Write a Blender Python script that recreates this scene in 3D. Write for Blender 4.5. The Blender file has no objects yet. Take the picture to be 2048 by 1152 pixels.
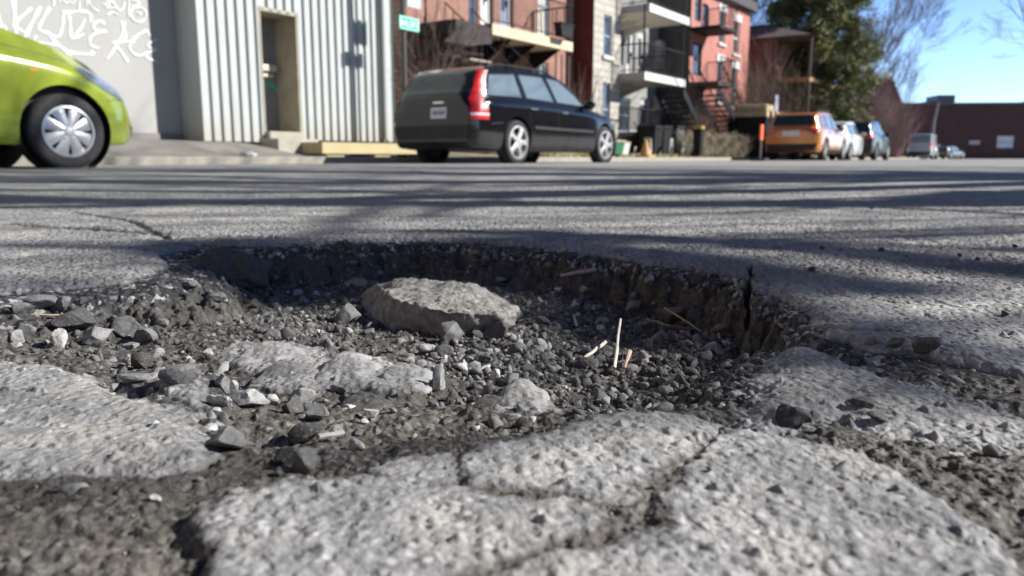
import bpy, bmesh, math, random
import numpy as np
from mathutils import Vector, Matrix
from mathutils.bvhtree import BVHTree

random.seed(7)
RNG = np.random.default_rng(11)
R = math.radians
SC = bpy.context.scene
COL = SC.collection

# ------------------------------------------------------------------ camera
CAM_H = 0.15                      # phone held just above the road
FPX, HOR = 1540.0, 316.0          # focal length and horizon of the 2048 px photograph
TILT = math.atan((576 - HOR) / FPX)
cam_d = bpy.data.cameras.new('camera')
cam = bpy.data.objects.new('camera', cam_d)
COL.objects.link(cam)
cam.location = (0, 0, CAM_H)
cam.rotation_euler = (R(90) - TILT, 0, 0)
cam_d.sensor_width = 36
cam_d.lens = 36 * FPX / 2048
cam_d.clip_start = 0.02
cam_d.clip_end = 3000
cam_d.dof.use_dof = True
cam_d.dof.focus_distance = 0.67
cam_d.dof.aperture_fstop = 8.6
cam_d.dof.aperture_blades = 0
SC.camera = cam

# ------------------------------------------------------------------ sun and sky
SUN_AZ, SUN_EL = R(91), R(32)     # azimuth clockwise from +Y
SUN = Vector((math.sin(SUN_AZ) * math.cos(SUN_EL), math.cos(SUN_AZ) * math.cos(SUN_EL), math.sin(SUN_EL)))
sun_d = bpy.data.lights.new('sun', 'SUN')
sun_d.energy = 5.0
sun_d.angle = R(0.53)
sun_d.color = (1.0, 0.97, 0.925)
sun = bpy.data.objects.new('sun', sun_d)
COL.objects.link(sun)
sun.rotation_euler = SUN.to_track_quat('Z', 'Y').to_euler()
sun.location = (8, 0, 20)
world = bpy.data.worlds.new('World')
SC.world = world
world.use_nodes = True
_nt = world.node_tree
_sky = _nt.nodes.new('ShaderNodeTexSky')
_sky.sky_type = 'NISHITA'
_sky.sun_disc = False
_sky.sun_elevation = SUN_EL
_sky.sun_rotation = SUN_AZ
_sky.altitude = 900
_sky.air_density = 0.8
_sky.dust_density = 0.0
_sky.ozone_density = 2.0
_mx = _nt.nodes.new('ShaderNodeMix')
_mx.data_type = 'RGBA'; _mx.blend_type = 'MULTIPLY'
_mx.inputs[0].default_value = 1.0
_mx.inputs[7].default_value = (0.87, 0.95, 1.13, 1)      # camera white balance of a clear spring sky
_nt.links.new(_sky.outputs[0], _mx.inputs[6])
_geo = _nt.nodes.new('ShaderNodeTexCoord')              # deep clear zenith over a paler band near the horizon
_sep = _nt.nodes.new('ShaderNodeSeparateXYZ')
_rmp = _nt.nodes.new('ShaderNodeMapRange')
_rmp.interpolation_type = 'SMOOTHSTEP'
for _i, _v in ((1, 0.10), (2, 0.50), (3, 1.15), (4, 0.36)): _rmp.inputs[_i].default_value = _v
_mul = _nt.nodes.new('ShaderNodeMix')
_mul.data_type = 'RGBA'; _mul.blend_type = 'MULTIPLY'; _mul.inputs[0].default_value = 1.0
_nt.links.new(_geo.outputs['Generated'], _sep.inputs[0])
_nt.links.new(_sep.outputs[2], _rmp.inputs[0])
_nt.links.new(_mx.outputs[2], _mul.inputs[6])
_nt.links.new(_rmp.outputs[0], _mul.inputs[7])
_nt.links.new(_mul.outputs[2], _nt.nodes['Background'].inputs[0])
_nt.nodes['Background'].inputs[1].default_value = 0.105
SC.view_settings.view_transform = 'Standard'
SC.view_settings.look = 'None'
SC.view_settings.exposure = 0.86
SC.view_settings.gamma = 1.0
SC.cycles.max_bounces = 6
SC.cycles.caustics_reflective = False
SC.cycles.caustics_refractive = False

# ------------------------------------------------------------------ placing by measured sight lines
CT, ST, TT = math.cos(TILT), math.sin(TILT), math.tan(TILT)

def ray(u, v):
    x, y = (u - 1024) / FPX, (576 - v) / FPX
    return Vector((x, CT + y * ST, -ST + y * CT))

def W(u, v, z=0.0):
    """point of the plane at height z seen at photograph pixel u, v"""
    d = ray(u, v)
    t = (z - CAM_H) / d.z
    return Vector((d.x * t, d.y * t, z))

# the street: a runs along it (away from us), b runs across it to the left, both from the camera
ST_ANG = R(55)
DX, DY = math.cos(ST_ANG), math.sin(ST_ANG)

def S2W(a, b, z=0.0):
    return Vector((a * DX - b * DY, a * DY + b * DX, z))

def W2S(x, y):
    return (x * DX + y * DY, -x * DY + y * DX)

def a_at(u, b, v=316):
    """position along the street where the sight line of column u meets the plane at distance b"""
    d = ray(u, v)
    p, q = W2S(d.x, d.y)
    return p * b / q

def z_at(u, v, b):
    d = ray(u, v)
    p, q = W2S(d.x, d.y)
    return CAM_H + d.z * b / q

# ------------------------------------------------------------------ noise on numpy arrays
def _hash(ix, iy, seed):
    h = (ix.astype(np.int64) * 374761393 + iy.astype(np.int64) * 668265263 + seed * 974711 + 1013904223) & 0xFFFFFFFF
    h = ((h ^ (h >> 13)) * 1274126177) & 0xFFFFFFFF
    h = ((h ^ (h >> 16)) * 2246822519) & 0xFFFFFFFF
    return ((h ^ (h >> 15)) & 0xFFFFFF).astype(np.float64) / 0xFFFFFF

def vnoise(x, y, seed=0):
    ix, iy = np.floor(x), np.floor(y)
    fx, fy = x - ix, y - iy
    fx = fx * fx * fx * (fx * (fx * 6 - 15) + 10)
    fy = fy * fy * fy * (fy * (fy * 6 - 15) + 10)
    a = _hash(ix, iy, seed); b = _hash(ix + 1, iy, seed)
    c = _hash(ix, iy + 1, seed); d = _hash(ix + 1, iy + 1, seed)
    return (a + (b - a) * fx) * (1 - fy) + (c + (d - c) * fx) * fy

def fbm(x, y, seed=0, octv=4, gain=0.5):
    s, amp, tot = 0.0, 1.0, 0.0
    for o in range(octv):
        c, sn = math.cos(o * 1.1), math.sin(o * 1.1)
        s = s + amp * (vnoise(x * c - y * sn, x * sn + y * c, seed + o * 17) - 0.5)
        tot += amp
        x, y, amp = x * 2.03, y * 2.03, amp * gain
    return s / tot * 2

def worley(x, y, seed=0):
    """distance to the nearest feature point and that point's random value"""
    ix, iy = np.floor(x), np.floor(y)
    best = np.full(x.shape, 9.0); rid = np.zeros(x.shape)
    for dx in (-1, 0, 1):
        for dy in (-1, 0, 1):
            cx, cy = ix + dx, iy + dy
            px = cx + _hash(cx, cy, seed); py = cy + _hash(cx, cy, seed + 1)
            d = (px - x) ** 2 + (py - y) ** 2
            m = d < best
            best[m] = d[m]
            rid[m] = _hash(cx, cy, seed + 2)[m]
    return np.sqrt(best), rid

def sstep(e0, e1, x):
    t = np.clip((x - e0) / (e1 - e0), 0, 1)
    return t * t * (3 - 2 * t)

def poly_sdf(px, py, poly):
    """signed distance, positive inside"""
    n = len(poly)
    d2 = np.full(px.shape, 1e18); ins = np.zeros(px.shape, bool)
    for i in range(n):
        ax, ay = poly[i]; bx, by = poly[(i + 1) % n]
        ex, ey = bx - ax, by - ay
        wx, wy = px - ax, py - ay
        t = np.clip((wx * ex + wy * ey) / (ex * ex + ey * ey + 1e-18), 0, 1)
        d2 = np.minimum(d2, (wx - ex * t) ** 2 + (wy - ey * t) ** 2)
        c = ((ay > py) != (by > py))
        if ey != 0:
            ins ^= c & (px < ex * (py - ay) / ey + ax)
    d = np.sqrt(d2)
    return np.where(ins, d, -d)

def line_dist(px, py, pts):
    d2 = np.full(px.shape, 1e18)
    for (ax, ay), (bx, by) in zip(pts[:-1], pts[1:]):
        ex, ey = bx - ax, by - ay
        wx, wy = px - ax, py - ay
        t = np.clip((wx * ex + wy * ey) / (ex * ex + ey * ey + 1e-18), 0, 1)
        d2 = np.minimum(d2, (wx - ex * t) ** 2 + (wy - ey * t) ** 2)
    return np.sqrt(d2)

# ------------------------------------------------------------------ mesh building
class MB:
    def __init__(s):
        s.v, s.f, s.m = [], [], []
    def add(s, vs, fs, m=0):
        o = len(s.v)
        s.v += [tuple(p) for p in vs]
        s.f += [tuple(i + o for i in f) for f in fs]
        s.m += [m] * len(fs)
        return s
    def box(s, x0, x1, y0, y1, z0, z1, m=0):
        return s.add([(x0, y0, z0), (x1, y0, z0), (x1, y1, z0), (x0, y1, z0), (x0, y0, z1), (x1, y0, z1), (x1, y1, z1), (x0, y1, z1)],
                     [(0, 3, 2, 1), (4, 5, 6, 7), (0, 1, 5, 4), (1, 2, 6, 5), (2, 3, 7, 6), (3, 0, 4, 7)], m)
    def bbox(s, x0, x1, y0, y1, z0, z1, r=0.01, m=0):
        """box with chamfered edges"""
        bm = bmesh.new()
        bmesh.ops.create_cube(bm, size=1)
        for v in bm.verts:
            v.co = ((x0 + x1) / 2 + v.co.x * (x1 - x0), (y0 + y1) / 2 + v.co.y * (y1 - y0), (z0 + z1) / 2 + v.co.z * (z1 - z0))
        bmesh.ops.bevel(bm, geom=bm.edges[:], offset=r, segments=2, affect='EDGES', profile=0.6)
        return s.bm(bm, m)
    def bm(s, bm, m=0):
        bm.verts.index_update()
        s.add([v.co[:] for v in bm.verts], [[v.index for v in f.verts] for f in bm.faces], m)
        bm.free()
        return s
    def prism(s, poly, d0, d1, axis='y', m=0):
        """closed polygon in the plane normal to axis, extruded from d0 to d1"""
        n = len(poly)
        def P(p, d):
            return {'x': (d, p[0], p[1]), 'y': (p[0], d, p[1]), 'z': (p[0], p[1], d)}[axis]
        vs = [P(p, d0) for p in poly] + [P(p, d1) for p in poly]
        fs = [tuple(range(n)), tuple(range(2 * n - 1, n - 1, -1))]
        fs += [(i, i + n, (i + 1) % n + n, (i + 1) % n) for i in range(n)]
        return s.add(vs, fs, m)
    def tube(s, pts, rad, n=6, m=0, cap=True):
        pts = [Vector(p) for p in pts]
        if not hasattr(rad, '__len__'):
            rad = [rad] * len(pts)
        vs, fs = [], []
        k = len(pts)
        ref = None
        for i, p in enumerate(pts):
            t = (pts[min(i + 1, k - 1)] - pts[max(i - 1, 0)])
            t = t.normalized() if t.length > 1e-9 else Vector((0, 0, 1))
            if ref is None:
                ref = t.orthogonal().normalized()
            ref = (ref - t * ref.dot(t))
            ref = ref.normalized() if ref.length > 1e-6 else t.orthogonal().normalized()
            bn = t.cross(ref)
            for j in range(n):
                a = 2 * math.pi * j / n
                vs.append(p + (ref * math.cos(a) + bn * math.sin(a)) * rad[i])
        for i in range(k - 1):
            for j in range(n):
                fs.append((i * n + j, i * n + (j + 1) % n, (i + 1) * n + (j + 1) % n, (i + 1) * n + j))
        if cap:
            fs.append(tuple(range(n - 1, -1, -1)))
            fs.append(tuple((k - 1) * n + j for j in range(n)))
        return s.add(vs, fs, m)
    def lathe(s, prof, n=32, axis='z', c=(0, 0, 0), m=0, closed=False):
        vs, fs = [], []
        for (r, h) in prof:
            for j in range(n):
                a = 2 * math.pi * j / n
                x, y = r * math.cos(a), r * math.sin(a)
                vs.append({'z': (c[0] + x, c[1] + y, c[2] + h), 'y': (c[0] + x, c[1] + h, c[2] + y), 'x': (c[0] + h, c[1] + x, c[2] + y)}[axis])
        k = len(prof)
        for i in range(k if closed else k - 1):
            i2 = (i + 1) % k
            for j in range(n):
                fs.append((i * n + j, i * n + (j + 1) % n, i2 * n + (j + 1) % n, i2 * n + j))
        return s.add(vs, fs, m)
    def xf(s, M):
        s.v = [tuple(M @ Vector(p)) for p in s.v]
        return s

def obj(name, mb, mats, parent=None, smooth=None, loc=None, rz=0.0):
    me = bpy.data.meshes.new(name)
    me.from_pydata(mb.v, [], mb.f)
    for m in (mats if isinstance(mats, (list, tuple)) else [mats]):
        me.materials.append(m)
    if max(mb.m, default=0) > 0:
        me.polygons.foreach_set('material_index', mb.m)
    bm = bmesh.new(); bm.from_mesh(me)
    bmesh.ops.recalc_face_normals(bm, faces=bm.faces[:])
    bm.to_mesh(me); bm.free()
    if smooth is not None:
        me.shade_smooth()
        if smooth > 0:
            me.set_sharp_from_angle(angle=R(smooth))
    me.update()
    o = bpy.data.objects.new(name, me)
    COL.objects.link(o)
    if parent is not None:
        o.parent = parent
    if loc is not None:
        o.location = loc
    if rz:
        o.rotation_euler.z = rz
    return o

def tag(o, label=None, cat=None, group=None, kind=None):
    if label: o['label'] = label
    if cat: o['category'] = cat
    if group: o['group'] = group
    if kind: o['kind'] = kind
    return o

def thing(name, label, cat, loc=(0, 0, 0), rz=0.0, group=None):
    o = bpy.data.objects.new(name, None)
    COL.objects.link(o)
    o.location = loc
    o.rotation_euler.z = rz
    o.empty_display_size = 0.2
    return tag(o, label, cat, group)

def kids(o):
    return [c for c in COL.objects if c.parent == o]

def dup(o, parent=None):
    c = o.copy(); COL.objects.link(c)
    c.parent = parent
    for ch in kids(o):
        dup(ch, c)
    return c

# ------------------------------------------------------------------ materials
class NT:
    """short-hand for building node trees"""
    def __init__(s, name):
        s.mat = bpy.data.materials.new(name)
        s.mat.use_nodes = True
        s.t = s.mat.node_tree
        s.b = s.t.nodes['Principled BSDF']
        s.out = s.t.nodes['Material Output']
        s._co = None
    def n(s, typ, **kw):
        nd = s.t.nodes.new('ShaderNode' + typ)
        for k, v in kw.items():
            setattr(nd, k, v)
        return nd
    def lk(s, a, b):
        s.t.links.new(a, b)
    def setin(s, nd, key, val):
        if isinstance(val, bpy.types.NodeSocket):
            s.lk(val, nd.inputs[key])
        else:
            nd.inputs[key].default_value = val
    def co(s):
        if s._co is None:
            s._co = s.n('TexCoord').outputs['Object']
        return s._co
    def mapping(s, scale=(1, 1, 1), loc=(0, 0, 0), rot=(0, 0, 0), src=None):
        m = s.n('Mapping')
        m.inputs['Scale'].default_value = scale
        m.inputs['Location'].default_value = loc
        m.inputs['Rotation'].default_value = rot
        s.lk(src or s.co(), m.inputs['Vector'])
        return m.outputs[0]
    def noise(s, scale, detail=3, rough=0.55, vec=None, dist=0.0):
        nd = s.n('TexNoise')
        nd.inputs['Scale'].default_value = scale
        nd.inputs['Detail'].default_value = detail
        nd.inputs['Roughness'].default_value = rough
        nd.inputs['Distortion'].default_value = dist
        s.lk(vec or s.co(), nd.inputs['Vector'])
        return nd.outputs['Fac']
    def voro(s, scale, feature='F1', vec=None, out='Distance', rand=1.0):
        nd = s.n('TexVoronoi', feature=feature)
        nd.inputs['Scale'].default_value = scale
        nd.inputs['Randomness'].default_value = rand
        s.lk(vec or s.co(), nd.inputs['Vector'])
        return nd.outputs[out]
    def ramp(s, fac, stops, interp='LINEAR'):
        nd = s.n('ValToRGB')
        cr = nd.color_ramp
        cr.interpolation = interp
        while len(cr.elements) < len(stops):
            cr.elements.new(0.5)
        for e, (p, c) in zip(cr.elements, stops):
            e.position = p
            e.color = (*c, 1) if hasattr(c, '__len__') else (c, c, c, 1)
        s.lk(fac, nd.inputs[0])
        return nd.outputs[0]
    def mix(s, fac, a, b, blend='MIX'):
        nd = s.n('Mix', data_type='RGBA', blend_type=blend)
        for k, v in ((0, fac), (6, a), (7, b)):
            if isinstance(v, bpy.types.NodeSocket):
                s.lk(v, nd.inputs[k])
            elif k == 0:
                nd.inputs[0].default_value = v
            else:
                nd.inputs[k].default_value = (*v, 1) if hasattr(v, '__len__') else (v, v, v, 1)
        return nd.outputs[2]
    def math(s, op, a, b=0.0, c=None, clamp=False):
        nd = s.n('Math', operation=op, use_clamp=clamp)
        s.setin(nd, 0, a); s.setin(nd, 1, b)
        if c is not None: s.setin(nd, 2, c)
        return nd.outputs[0]
    def rng(s, v, a0, a1, b0, b1):
        nd = s.n('MapRange')
        for i, q in enumerate((v, a0, a1, b0, b1)):
            s.setin(nd, i, q)
        return nd.outputs[0]
    def bump(s, h, strength=0.5, dist=0.01, prev=None):
        nd = s.n('Bump')
        nd.inputs['Strength'].default_value = strength
        nd.inputs['Distance'].default_value = dist
        s.lk(h, nd.inputs['Height'])
        if prev is not None: s.lk(prev, nd.inputs['Normal'])
        return nd.outputs[0]
    def attr(s, name, out='Fac'):
        nd = s.n('Attribute', attribute_name=name)
        return nd.outputs[out]
    def done(s, color=None, rough=None, normal=None, metal=None, spec=None, coat=None):
        b = s.b
        if color is not None:
            if not isinstance(color, bpy.types.NodeSocket): color = (*color, 1)
            s.setin(b, 'Base Color', color)
        if rough is not None: s.setin(b, 'Roughness', rough)
        if normal is not None: s.lk(normal, b.inputs['Normal'])
        if metal is not None: s.setin(b, 'Metallic', metal)
        if spec is not None: s.setin(b, 'Specular IOR Level', spec)
        if coat is not None:
            b.inputs['Coat Weight'].default_value = coat
            b.inputs['Coat Roughness'].default_value = 0.05
        return s.mat

_cache = {}
def plain(name, col, rough=0.6, var=0.12, scale=6.0, metal=0.0, bump=0.0, coat=None, spec=None):
    """a flat paint or plastic with a little uneven tone"""
    if name in _cache: return _cache[name]
    n = NT(name)
    f = n.noise(scale, 4, 0.6)
    lo = tuple(c * (1 - var) for c in col); hi = tuple(min(1, c * (1 + var)) for c in col)
    c = n.ramp(f, [(0.3, lo), (0.7, hi)])
    nm = n.bump(n.noise(scale * 8, 3), bump, 0.01) if bump else None
    rr = n.rng(n.noise(scale * 1.7, 3), 0.3, 0.7, max(0.02, rough * 0.85), min(1, rough * 1.15))
    _cache[name] = n.done(c, rr, nm, metal, spec, coat)
    return _cache[name]

# ------------------------------------------------------------------ the broken road surface
def PW(pts, z=0.0):
    return [tuple(W(u, v, z)[:2]) for u, v in pts]

RIM = [(-500, 592), (-200, 582), (0, 575), (120, 562), (250, 556), (330, 530), (328, 503), (400, 482), (560, 485), (700, 479), (830, 475),
       (960, 479), (1080, 491), (1180, 501), (1300, 519), (1400, 536), (1480, 546), (1500, 560), (1560, 592), (1640, 641), (1690, 668),
       (1760, 690), (1850, 702), (2048, 735), (2300, 770)]
FAR = PW(RIM) + [(6, 0.3), (60, -40), (400, 0), (400, 400), (-400, 400), (-400, 0), (-60, -40), (-5, 0.5)]
SLAB_R = PW([(1500, 702), (1560, 672), (1640, 665), (1720, 702), (1850, 737), (2048, 792), (2300, 860), (2300, 965), (2048, 882), (1900, 864),
             (1800, 842), (1700, 812), (1620, 822), (1540, 840), (1482, 840), (1460, 803), (1475, 752)])
SLAB_C = PW([(930, 907), (960, 880), (1120, 843), (1200, 828), (1340, 822), (1432, 845), (1427, 880), (1392, 905), (1292, 985), (1240, 1003),
             (1130, 973), (950, 953), (925, 930)])
SLAB_D = PW([(740, 927), (790, 900), (900, 892), (917, 905), (922, 940), (880, 948), (780, 945)])
SLAB_N = PW([(400, 1000), (480, 965), (600, 945), (740, 953), (900, 965), (1080, 988), (1178, 1010), (1192, 1050), (1120, 1095), (1020, 1120),
             (900, 1160), (860, 1300), (400, 1500), (430, 1090), (405, 1045)])
SLAB_E = PW([(1455, 856), (1600, 872), (1700, 900), (1800, 945), (1940, 1040), (2010, 1152), (2100, 1600), (860, 1600), (930, 1172), (1080, 1112),
             (1220, 1092), (1345, 1045), (1345, 1000), (1405, 930), (1428, 892)])
SLAB_L = PW([(-700, 690), (0, 698), (100, 701), (200, 722), (235, 757), (380, 787), (425, 832), (442, 872), (410, 897), (300, 922), (150, 926),
             (0, 936), (-700, 985)])
EMB_A = PW([(440, 705), (480, 686), (560, 680), (630, 690), (655, 715), (760, 706), (805, 735), (872, 745), (885, 770), (800, 784), (700, 777), (600, 780), (520, 772), (500, 747), (450, 735)], -.028)
EMB_B = PW([(968, 795), (1000, 767), (1060, 762), (1102, 790), (1112, 828), (1040, 838), (980, 822)], -.030)
EMB_C = PW([(236, 760), (300, 738), (400, 752), (440, 800), (420, 842), (380, 800)], -.014)
#         polygon, height, wall width, edge rounding
PLATES = [(FAR, 0.0, 0.060, 0.012), (SLAB_R, -0.006, 0.06, 0.016), (SLAB_C, -0.001, 0.007, 0.0022), (SLAB_D, -0.003, 0.006, 0.0022),
          (SLAB_N, 0.0, 0.006, 0.0022), (SLAB_E, 0.0, 0.007, 0.0025), (SLAB_L, -0.006, 0.018, 0.010), (EMB_A, -.026, .03, .008), (EMB_B, -.028, .03, .010), (EMB_C, -.010, .02, .006)]
FLOOR = [(100, 640, -.045), (300, 640, -.055), (480, 580, -.06), (600, 600, -.068), (700, 560, -.07), (1000, 545, -.062), (1250, 560, -.068), (1350, 640, -.07),
         (1480, 650, -.07), (1200, 680, -.066), (900, 700, -.067), (780, 690, -.064), (1015, 695, -.067), (860, 650, -.072), (730, 640, -.066), (600, 690, -.050), (300, 690, -.042), (100, 690, -.034), (-100, 660, -.034),
         (500, 760, -.034), (700, 770, -.038), (1000, 780, -.044), (1250, 790, -.055), (1400, 760, -.055), (1450, 815, -.045), (1300, 812, -.045),
         (1000, 840, -.028), (700, 850, -.026), (500, 870, -.02), (600, 920, -.014), (430, 930, -.010), (200, 1000, -.008), (0, 1000, -.008),
         (-300, 1050, -.008), (200, 1152, -.006), (100, 1400, -.006), (925, 930, -.004), (1400, 890, -.005), (1340, 950, -.003), (1270, 1000, -.003), (1100, 1110, -.003), (1000, 970, -.003), (1180, 1090, -.003), (1500, 848, -.016),
         (1700, 830, -.012), (1900, 910, -.010), (2048, 950, -.008), (2048, 1152, -.008), (1750, 700, -.018), (1900, 722, -.012), (2048, 745, -.012), (1570, 700, -.06),
         (1620, 655, -.05), (1200, 520, -.05), (850, 500, -.045), (400, 510, -.05)]
_fx = np.array([[*W(u, v, z)] for u, v, z in FLOOR])
CRACKS = [(PW([(1385, 531), (1440, 540), (1492, 556), (1499, 575)]), 0.0035, 0.03), (PW([(1499, 572), (1500, 640)], -0.03), 0.004, 0.03),
          (PW([(1640, 640), (1700, 655), (1790, 662)]), 0.005, 0.012),
          (PW([(-300, 455), (0, 447), (90, 452), (190, 458), (330, 466)]), 0.030, 0.010), (PW([(-300, 428), (0, 436), (150, 425), (260, 441), (340, 478)]), 0.012, 0.010),
          (PW([(260, 441), (520, 448), (700, 437), (930, 440)]), 0.008, 0.006), (PW([(330, 478), (420, 470), (560, 474)]), 0.02, 0.012)]

def cross(z):
    return z

def profile(x, y):
    """slow rise of the carriageway away from the camera (crown of the road)"""
    r = np.hypot(x, y)
    return 0.07 * sstep(2.2, 5.6, r)

def terrain(x, y, detail=True):
    """height, asphalt share, worn-dust share"""
    near = np.hypot(x, y) < 4.0
    n1 = fbm(x * 9, y * 9, 3, 4); n2 = fbm(x * 45, y * 45, 5, 4); n3 = fbm(x * 160, y * 160, 9, 3)
    # dirt bed
    w = np.zeros(x.shape); ws = np.zeros(x.shape)
    for px, py, pz in _fx:
        k = 1.0 / ((x - px) ** 2 + (y - py) ** 2 + 0.0012) ** 2
        w += k * pz; ws += k
    bed = w / ws
    scale = sstep(0.2, 0.5, np.hypot(x, y))
    bed = bed + (n1 * 0.010 + n2 * 0.006) * np.clip(-bed / 0.04, 0.25, 1) + n3 * 0.0022
    f1, id1 = worley(x * 150, y * 150, 21)
    f2, id2 = worley(x * 75 + n2, y * 75 - n1, 31)
    bed = bed + (0.55 - f1) * 0.0018 * (0.2 + id1) + np.maximum(0.40 - f2, 0) * 0.006 * (id2 > 0.72)
    h = bed.copy(); mask = np.zeros(x.shape); top = np.full(x.shape, -1.0)
    # ragged plates
    for i, (poly, zp, wid, rnd) in enumerate(PLATES):
        big = 0.020 if i == 0 else 0.014 if i > 6 else 0.010
        s = poly_sdf(x + fbm(x * 14, y * 14, 40 + i, 3) * big, y + fbm(x * 14, y * 14, 60 + i, 3) * big, poly)
        s = s + n2 * (0.009 if i in (0, 1) else 0.0040) + n3 * 0.003 + (0.0028 if 2 <= i <= 5 else 0.0)
        if i == 0:
            wl = wid + 0.11 * sstep(-0.25, -0.5, x) * sstep(1.3, 1.0, y) + 0.05 * sstep(0.15, -0.1, x) + 0.035 * n1
            s = s - 0.0
        else:
            wl = wid
        if i == 1:
            wl = wid + 0.02 * n1
        t = sstep(0, 1, (s + wl) / wl)
        if i == 0:
            t = np.clip(t + ((0.55 - 0.3 * sstep(-0.2, -0.4, x)) * fbm(x * 24, y * 24, 71, 3) + (0.45 - 0.3 * sstep(-0.2, -0.4, x)) * fbm(x * 62, y * 62, 73, 3)) * (4 * t * (1 - t)), 0, 1)
        zz = bed + (zp - bed) * t - rnd * 0.8 * np.exp(-np.clip(s, 0, 1) / rnd) * (s > -wl) * t
        up = zz > h
        h = np.where(up & (s > -wl), zz, h)
        mask = np.maximum(mask, sstep(-0.004, 0.006, s) if i == 0 else 0.55 * sstep(-0.004, 0.004, s) + 0.45 * sstep(-0.002, 0.012, s + n1 * 0.007 + n3 * 0.004))
    for pts, wd, dep in CRACKS:
        d = line_dist(x + n2 * 0.010, y + n2 * 0.010, pts)
        k = sstep(wd * 1.2, wd * 0.45, d)
        h = h - k * dep * (0.7 + 0.5 * n2); mask = mask * (1 - 0.9 * k)
    # plate relief: undulation, embedded stones, weathered pits
    g1, gi = worley(x * 115, y * 115, 77); g2, gj = worley(x * 210, y * 210, 87)
    nearw = sstep(3.0, 0.9, np.hypot(x, y))
    rough = 0.85 - 0.35 * sstep(0.75, 0.45, y)
    rel = (0.5 - g1) * 0.0017 * (0.2 + gi) + (0.5 - g2) * 0.0009 * gj + n3 * 0.0008
    pit = sstep(0.30, 0.62, fbm(x * 70, y * 70, 15, 3))
    rel = rel * 1.15 - 0.0013 * sstep(0.25, 0.5, fbm(x * 120, y * 120, 15, 3)) - 0.0010 * pit
    st = np.maximum(0.36 - f2, 0) * 0.009 * (id2 > 0.88) * sstep(0.9, 0.6, y)
    h = h + mask * (rel * rough * (1 + 1.5 * sstep(0.7, 1.2, y)) + st + n1 * 0.0030 * sstep(4.0, 1.0, np.hypot(x, y)) + n2 * 0.0012)
    # broken walls
    wall = (1 - mask) * sstep(-0.002, 0.0, h - bed - 0.004)
    f3, id3 = worley(x * 38 + n2 * 0.4, y * 38, 91)
    h = h + wall * np.clip(-h / 0.022, 0, 1) * (n2 * 0.006 + (0.5 - f2) * 0.006 + (0.5 - g1) * 0.003 + np.maximum(0.5 - f3, -0.1) * 0.014 * id3 * (1 - 0.85 * sstep(-0.2, -0.35, x)))
    return h, mask, wall

def make_ground():
    ang = np.concatenate([np.linspace(-180, -60, 40, endpoint=False), np.linspace(-60, -42, 60, endpoint=False),
                          np.linspace(-42, 42, 1130), np.linspace(42, 60, 61)[1:], np.linspace(60, 180, 41)[1:-1]])
    ang = np.radians(ang)
    rr = [0.10]
    while rr[-1] < 420:
        r = rr[-1]
        rr.append(r * (1.006 if r < 0.2 else 1.0019 if r < 1.75 else 1.004 if r < 3 else 1.012 if r < 8 else 1.05))
    rr = np.array(rr)
    A, RR = np.meshgrid(ang, rr)
    X, Y = (np.sin(A) * RR).ravel(), (np.cos(A) * RR).ravel()
    nr, na = len(rr), len(ang)
    H = np.zeros(X.shape); M = np.ones(X.shape); WL = np.zeros(X.shape)
    near = np.hypot(X, Y) < 4.2
    idx = np.where(near)[0]
    for ch in np.array_split(idx, 8):
        H[ch], M[ch], WL[ch] = terrain(X[ch], Y[ch])
    rad = np.hypot(X, Y)
    fade = sstep(4.2, 3.2, rad)
    H = H * fade + profile(X, Y)
    v = np.column_stack([X, Y, H])
    v = np.vstack([v, [[0, 0, float(H[:na].mean())]]])
    i = np.arange(nr - 1)[:, None] * na + np.arange(na)[None, :]
    j = np.arange(nr - 1)[:, None] * na + (np.arange(na)[None, :] + 1) % na
    q = np.stack([i, j, j + na, i + na], -1).reshape(-1, 4)[:, ::-1]
    tri = np.stack([np.full(na, nr * na), (np.arange(na) + 1) % na, np.arange(na)], -1)[:, ::-1]
    me = bpy.data.meshes.new('road')
    nq, nt_ = len(q), len(tri)
    me.vertices.add(len(v)); me.vertices.foreach_set('co', v.ravel())
    me.loops.add(nq * 4 + nt_ * 3)
    me.loops.foreach_set('vertex_index', np.concatenate([q.ravel(), tri.ravel()]).astype(np.int32))
    me.polygons.add(nq + nt_)
    me.polygons.foreach_set('loop_start', np.concatenate([np.arange(nq) * 4, nq * 4 + np.arange(nt_) * 3]).astype(np.int32))
    me.polygons.foreach_set('use_smooth', np.ones(nq + nt_, bool))
    for nm, arr in (('asphalt', M), ('wall', WL)):
        at = me.attributes.new(nm, 'FLOAT', 'POINT')
        at.data.foreach_set('value', np.append(arr, 1.0).astype(np.float32))
    me.update(calc_edges=True)
    me.materials.append(ground_material())
    o = bpy.data.objects.new('road', me)
    COL.objects.link(o)
    tag(o, 'broken grey asphalt road with a deep pothole and crumbled cracked slabs', None, None, 'structure')
    return o

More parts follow.
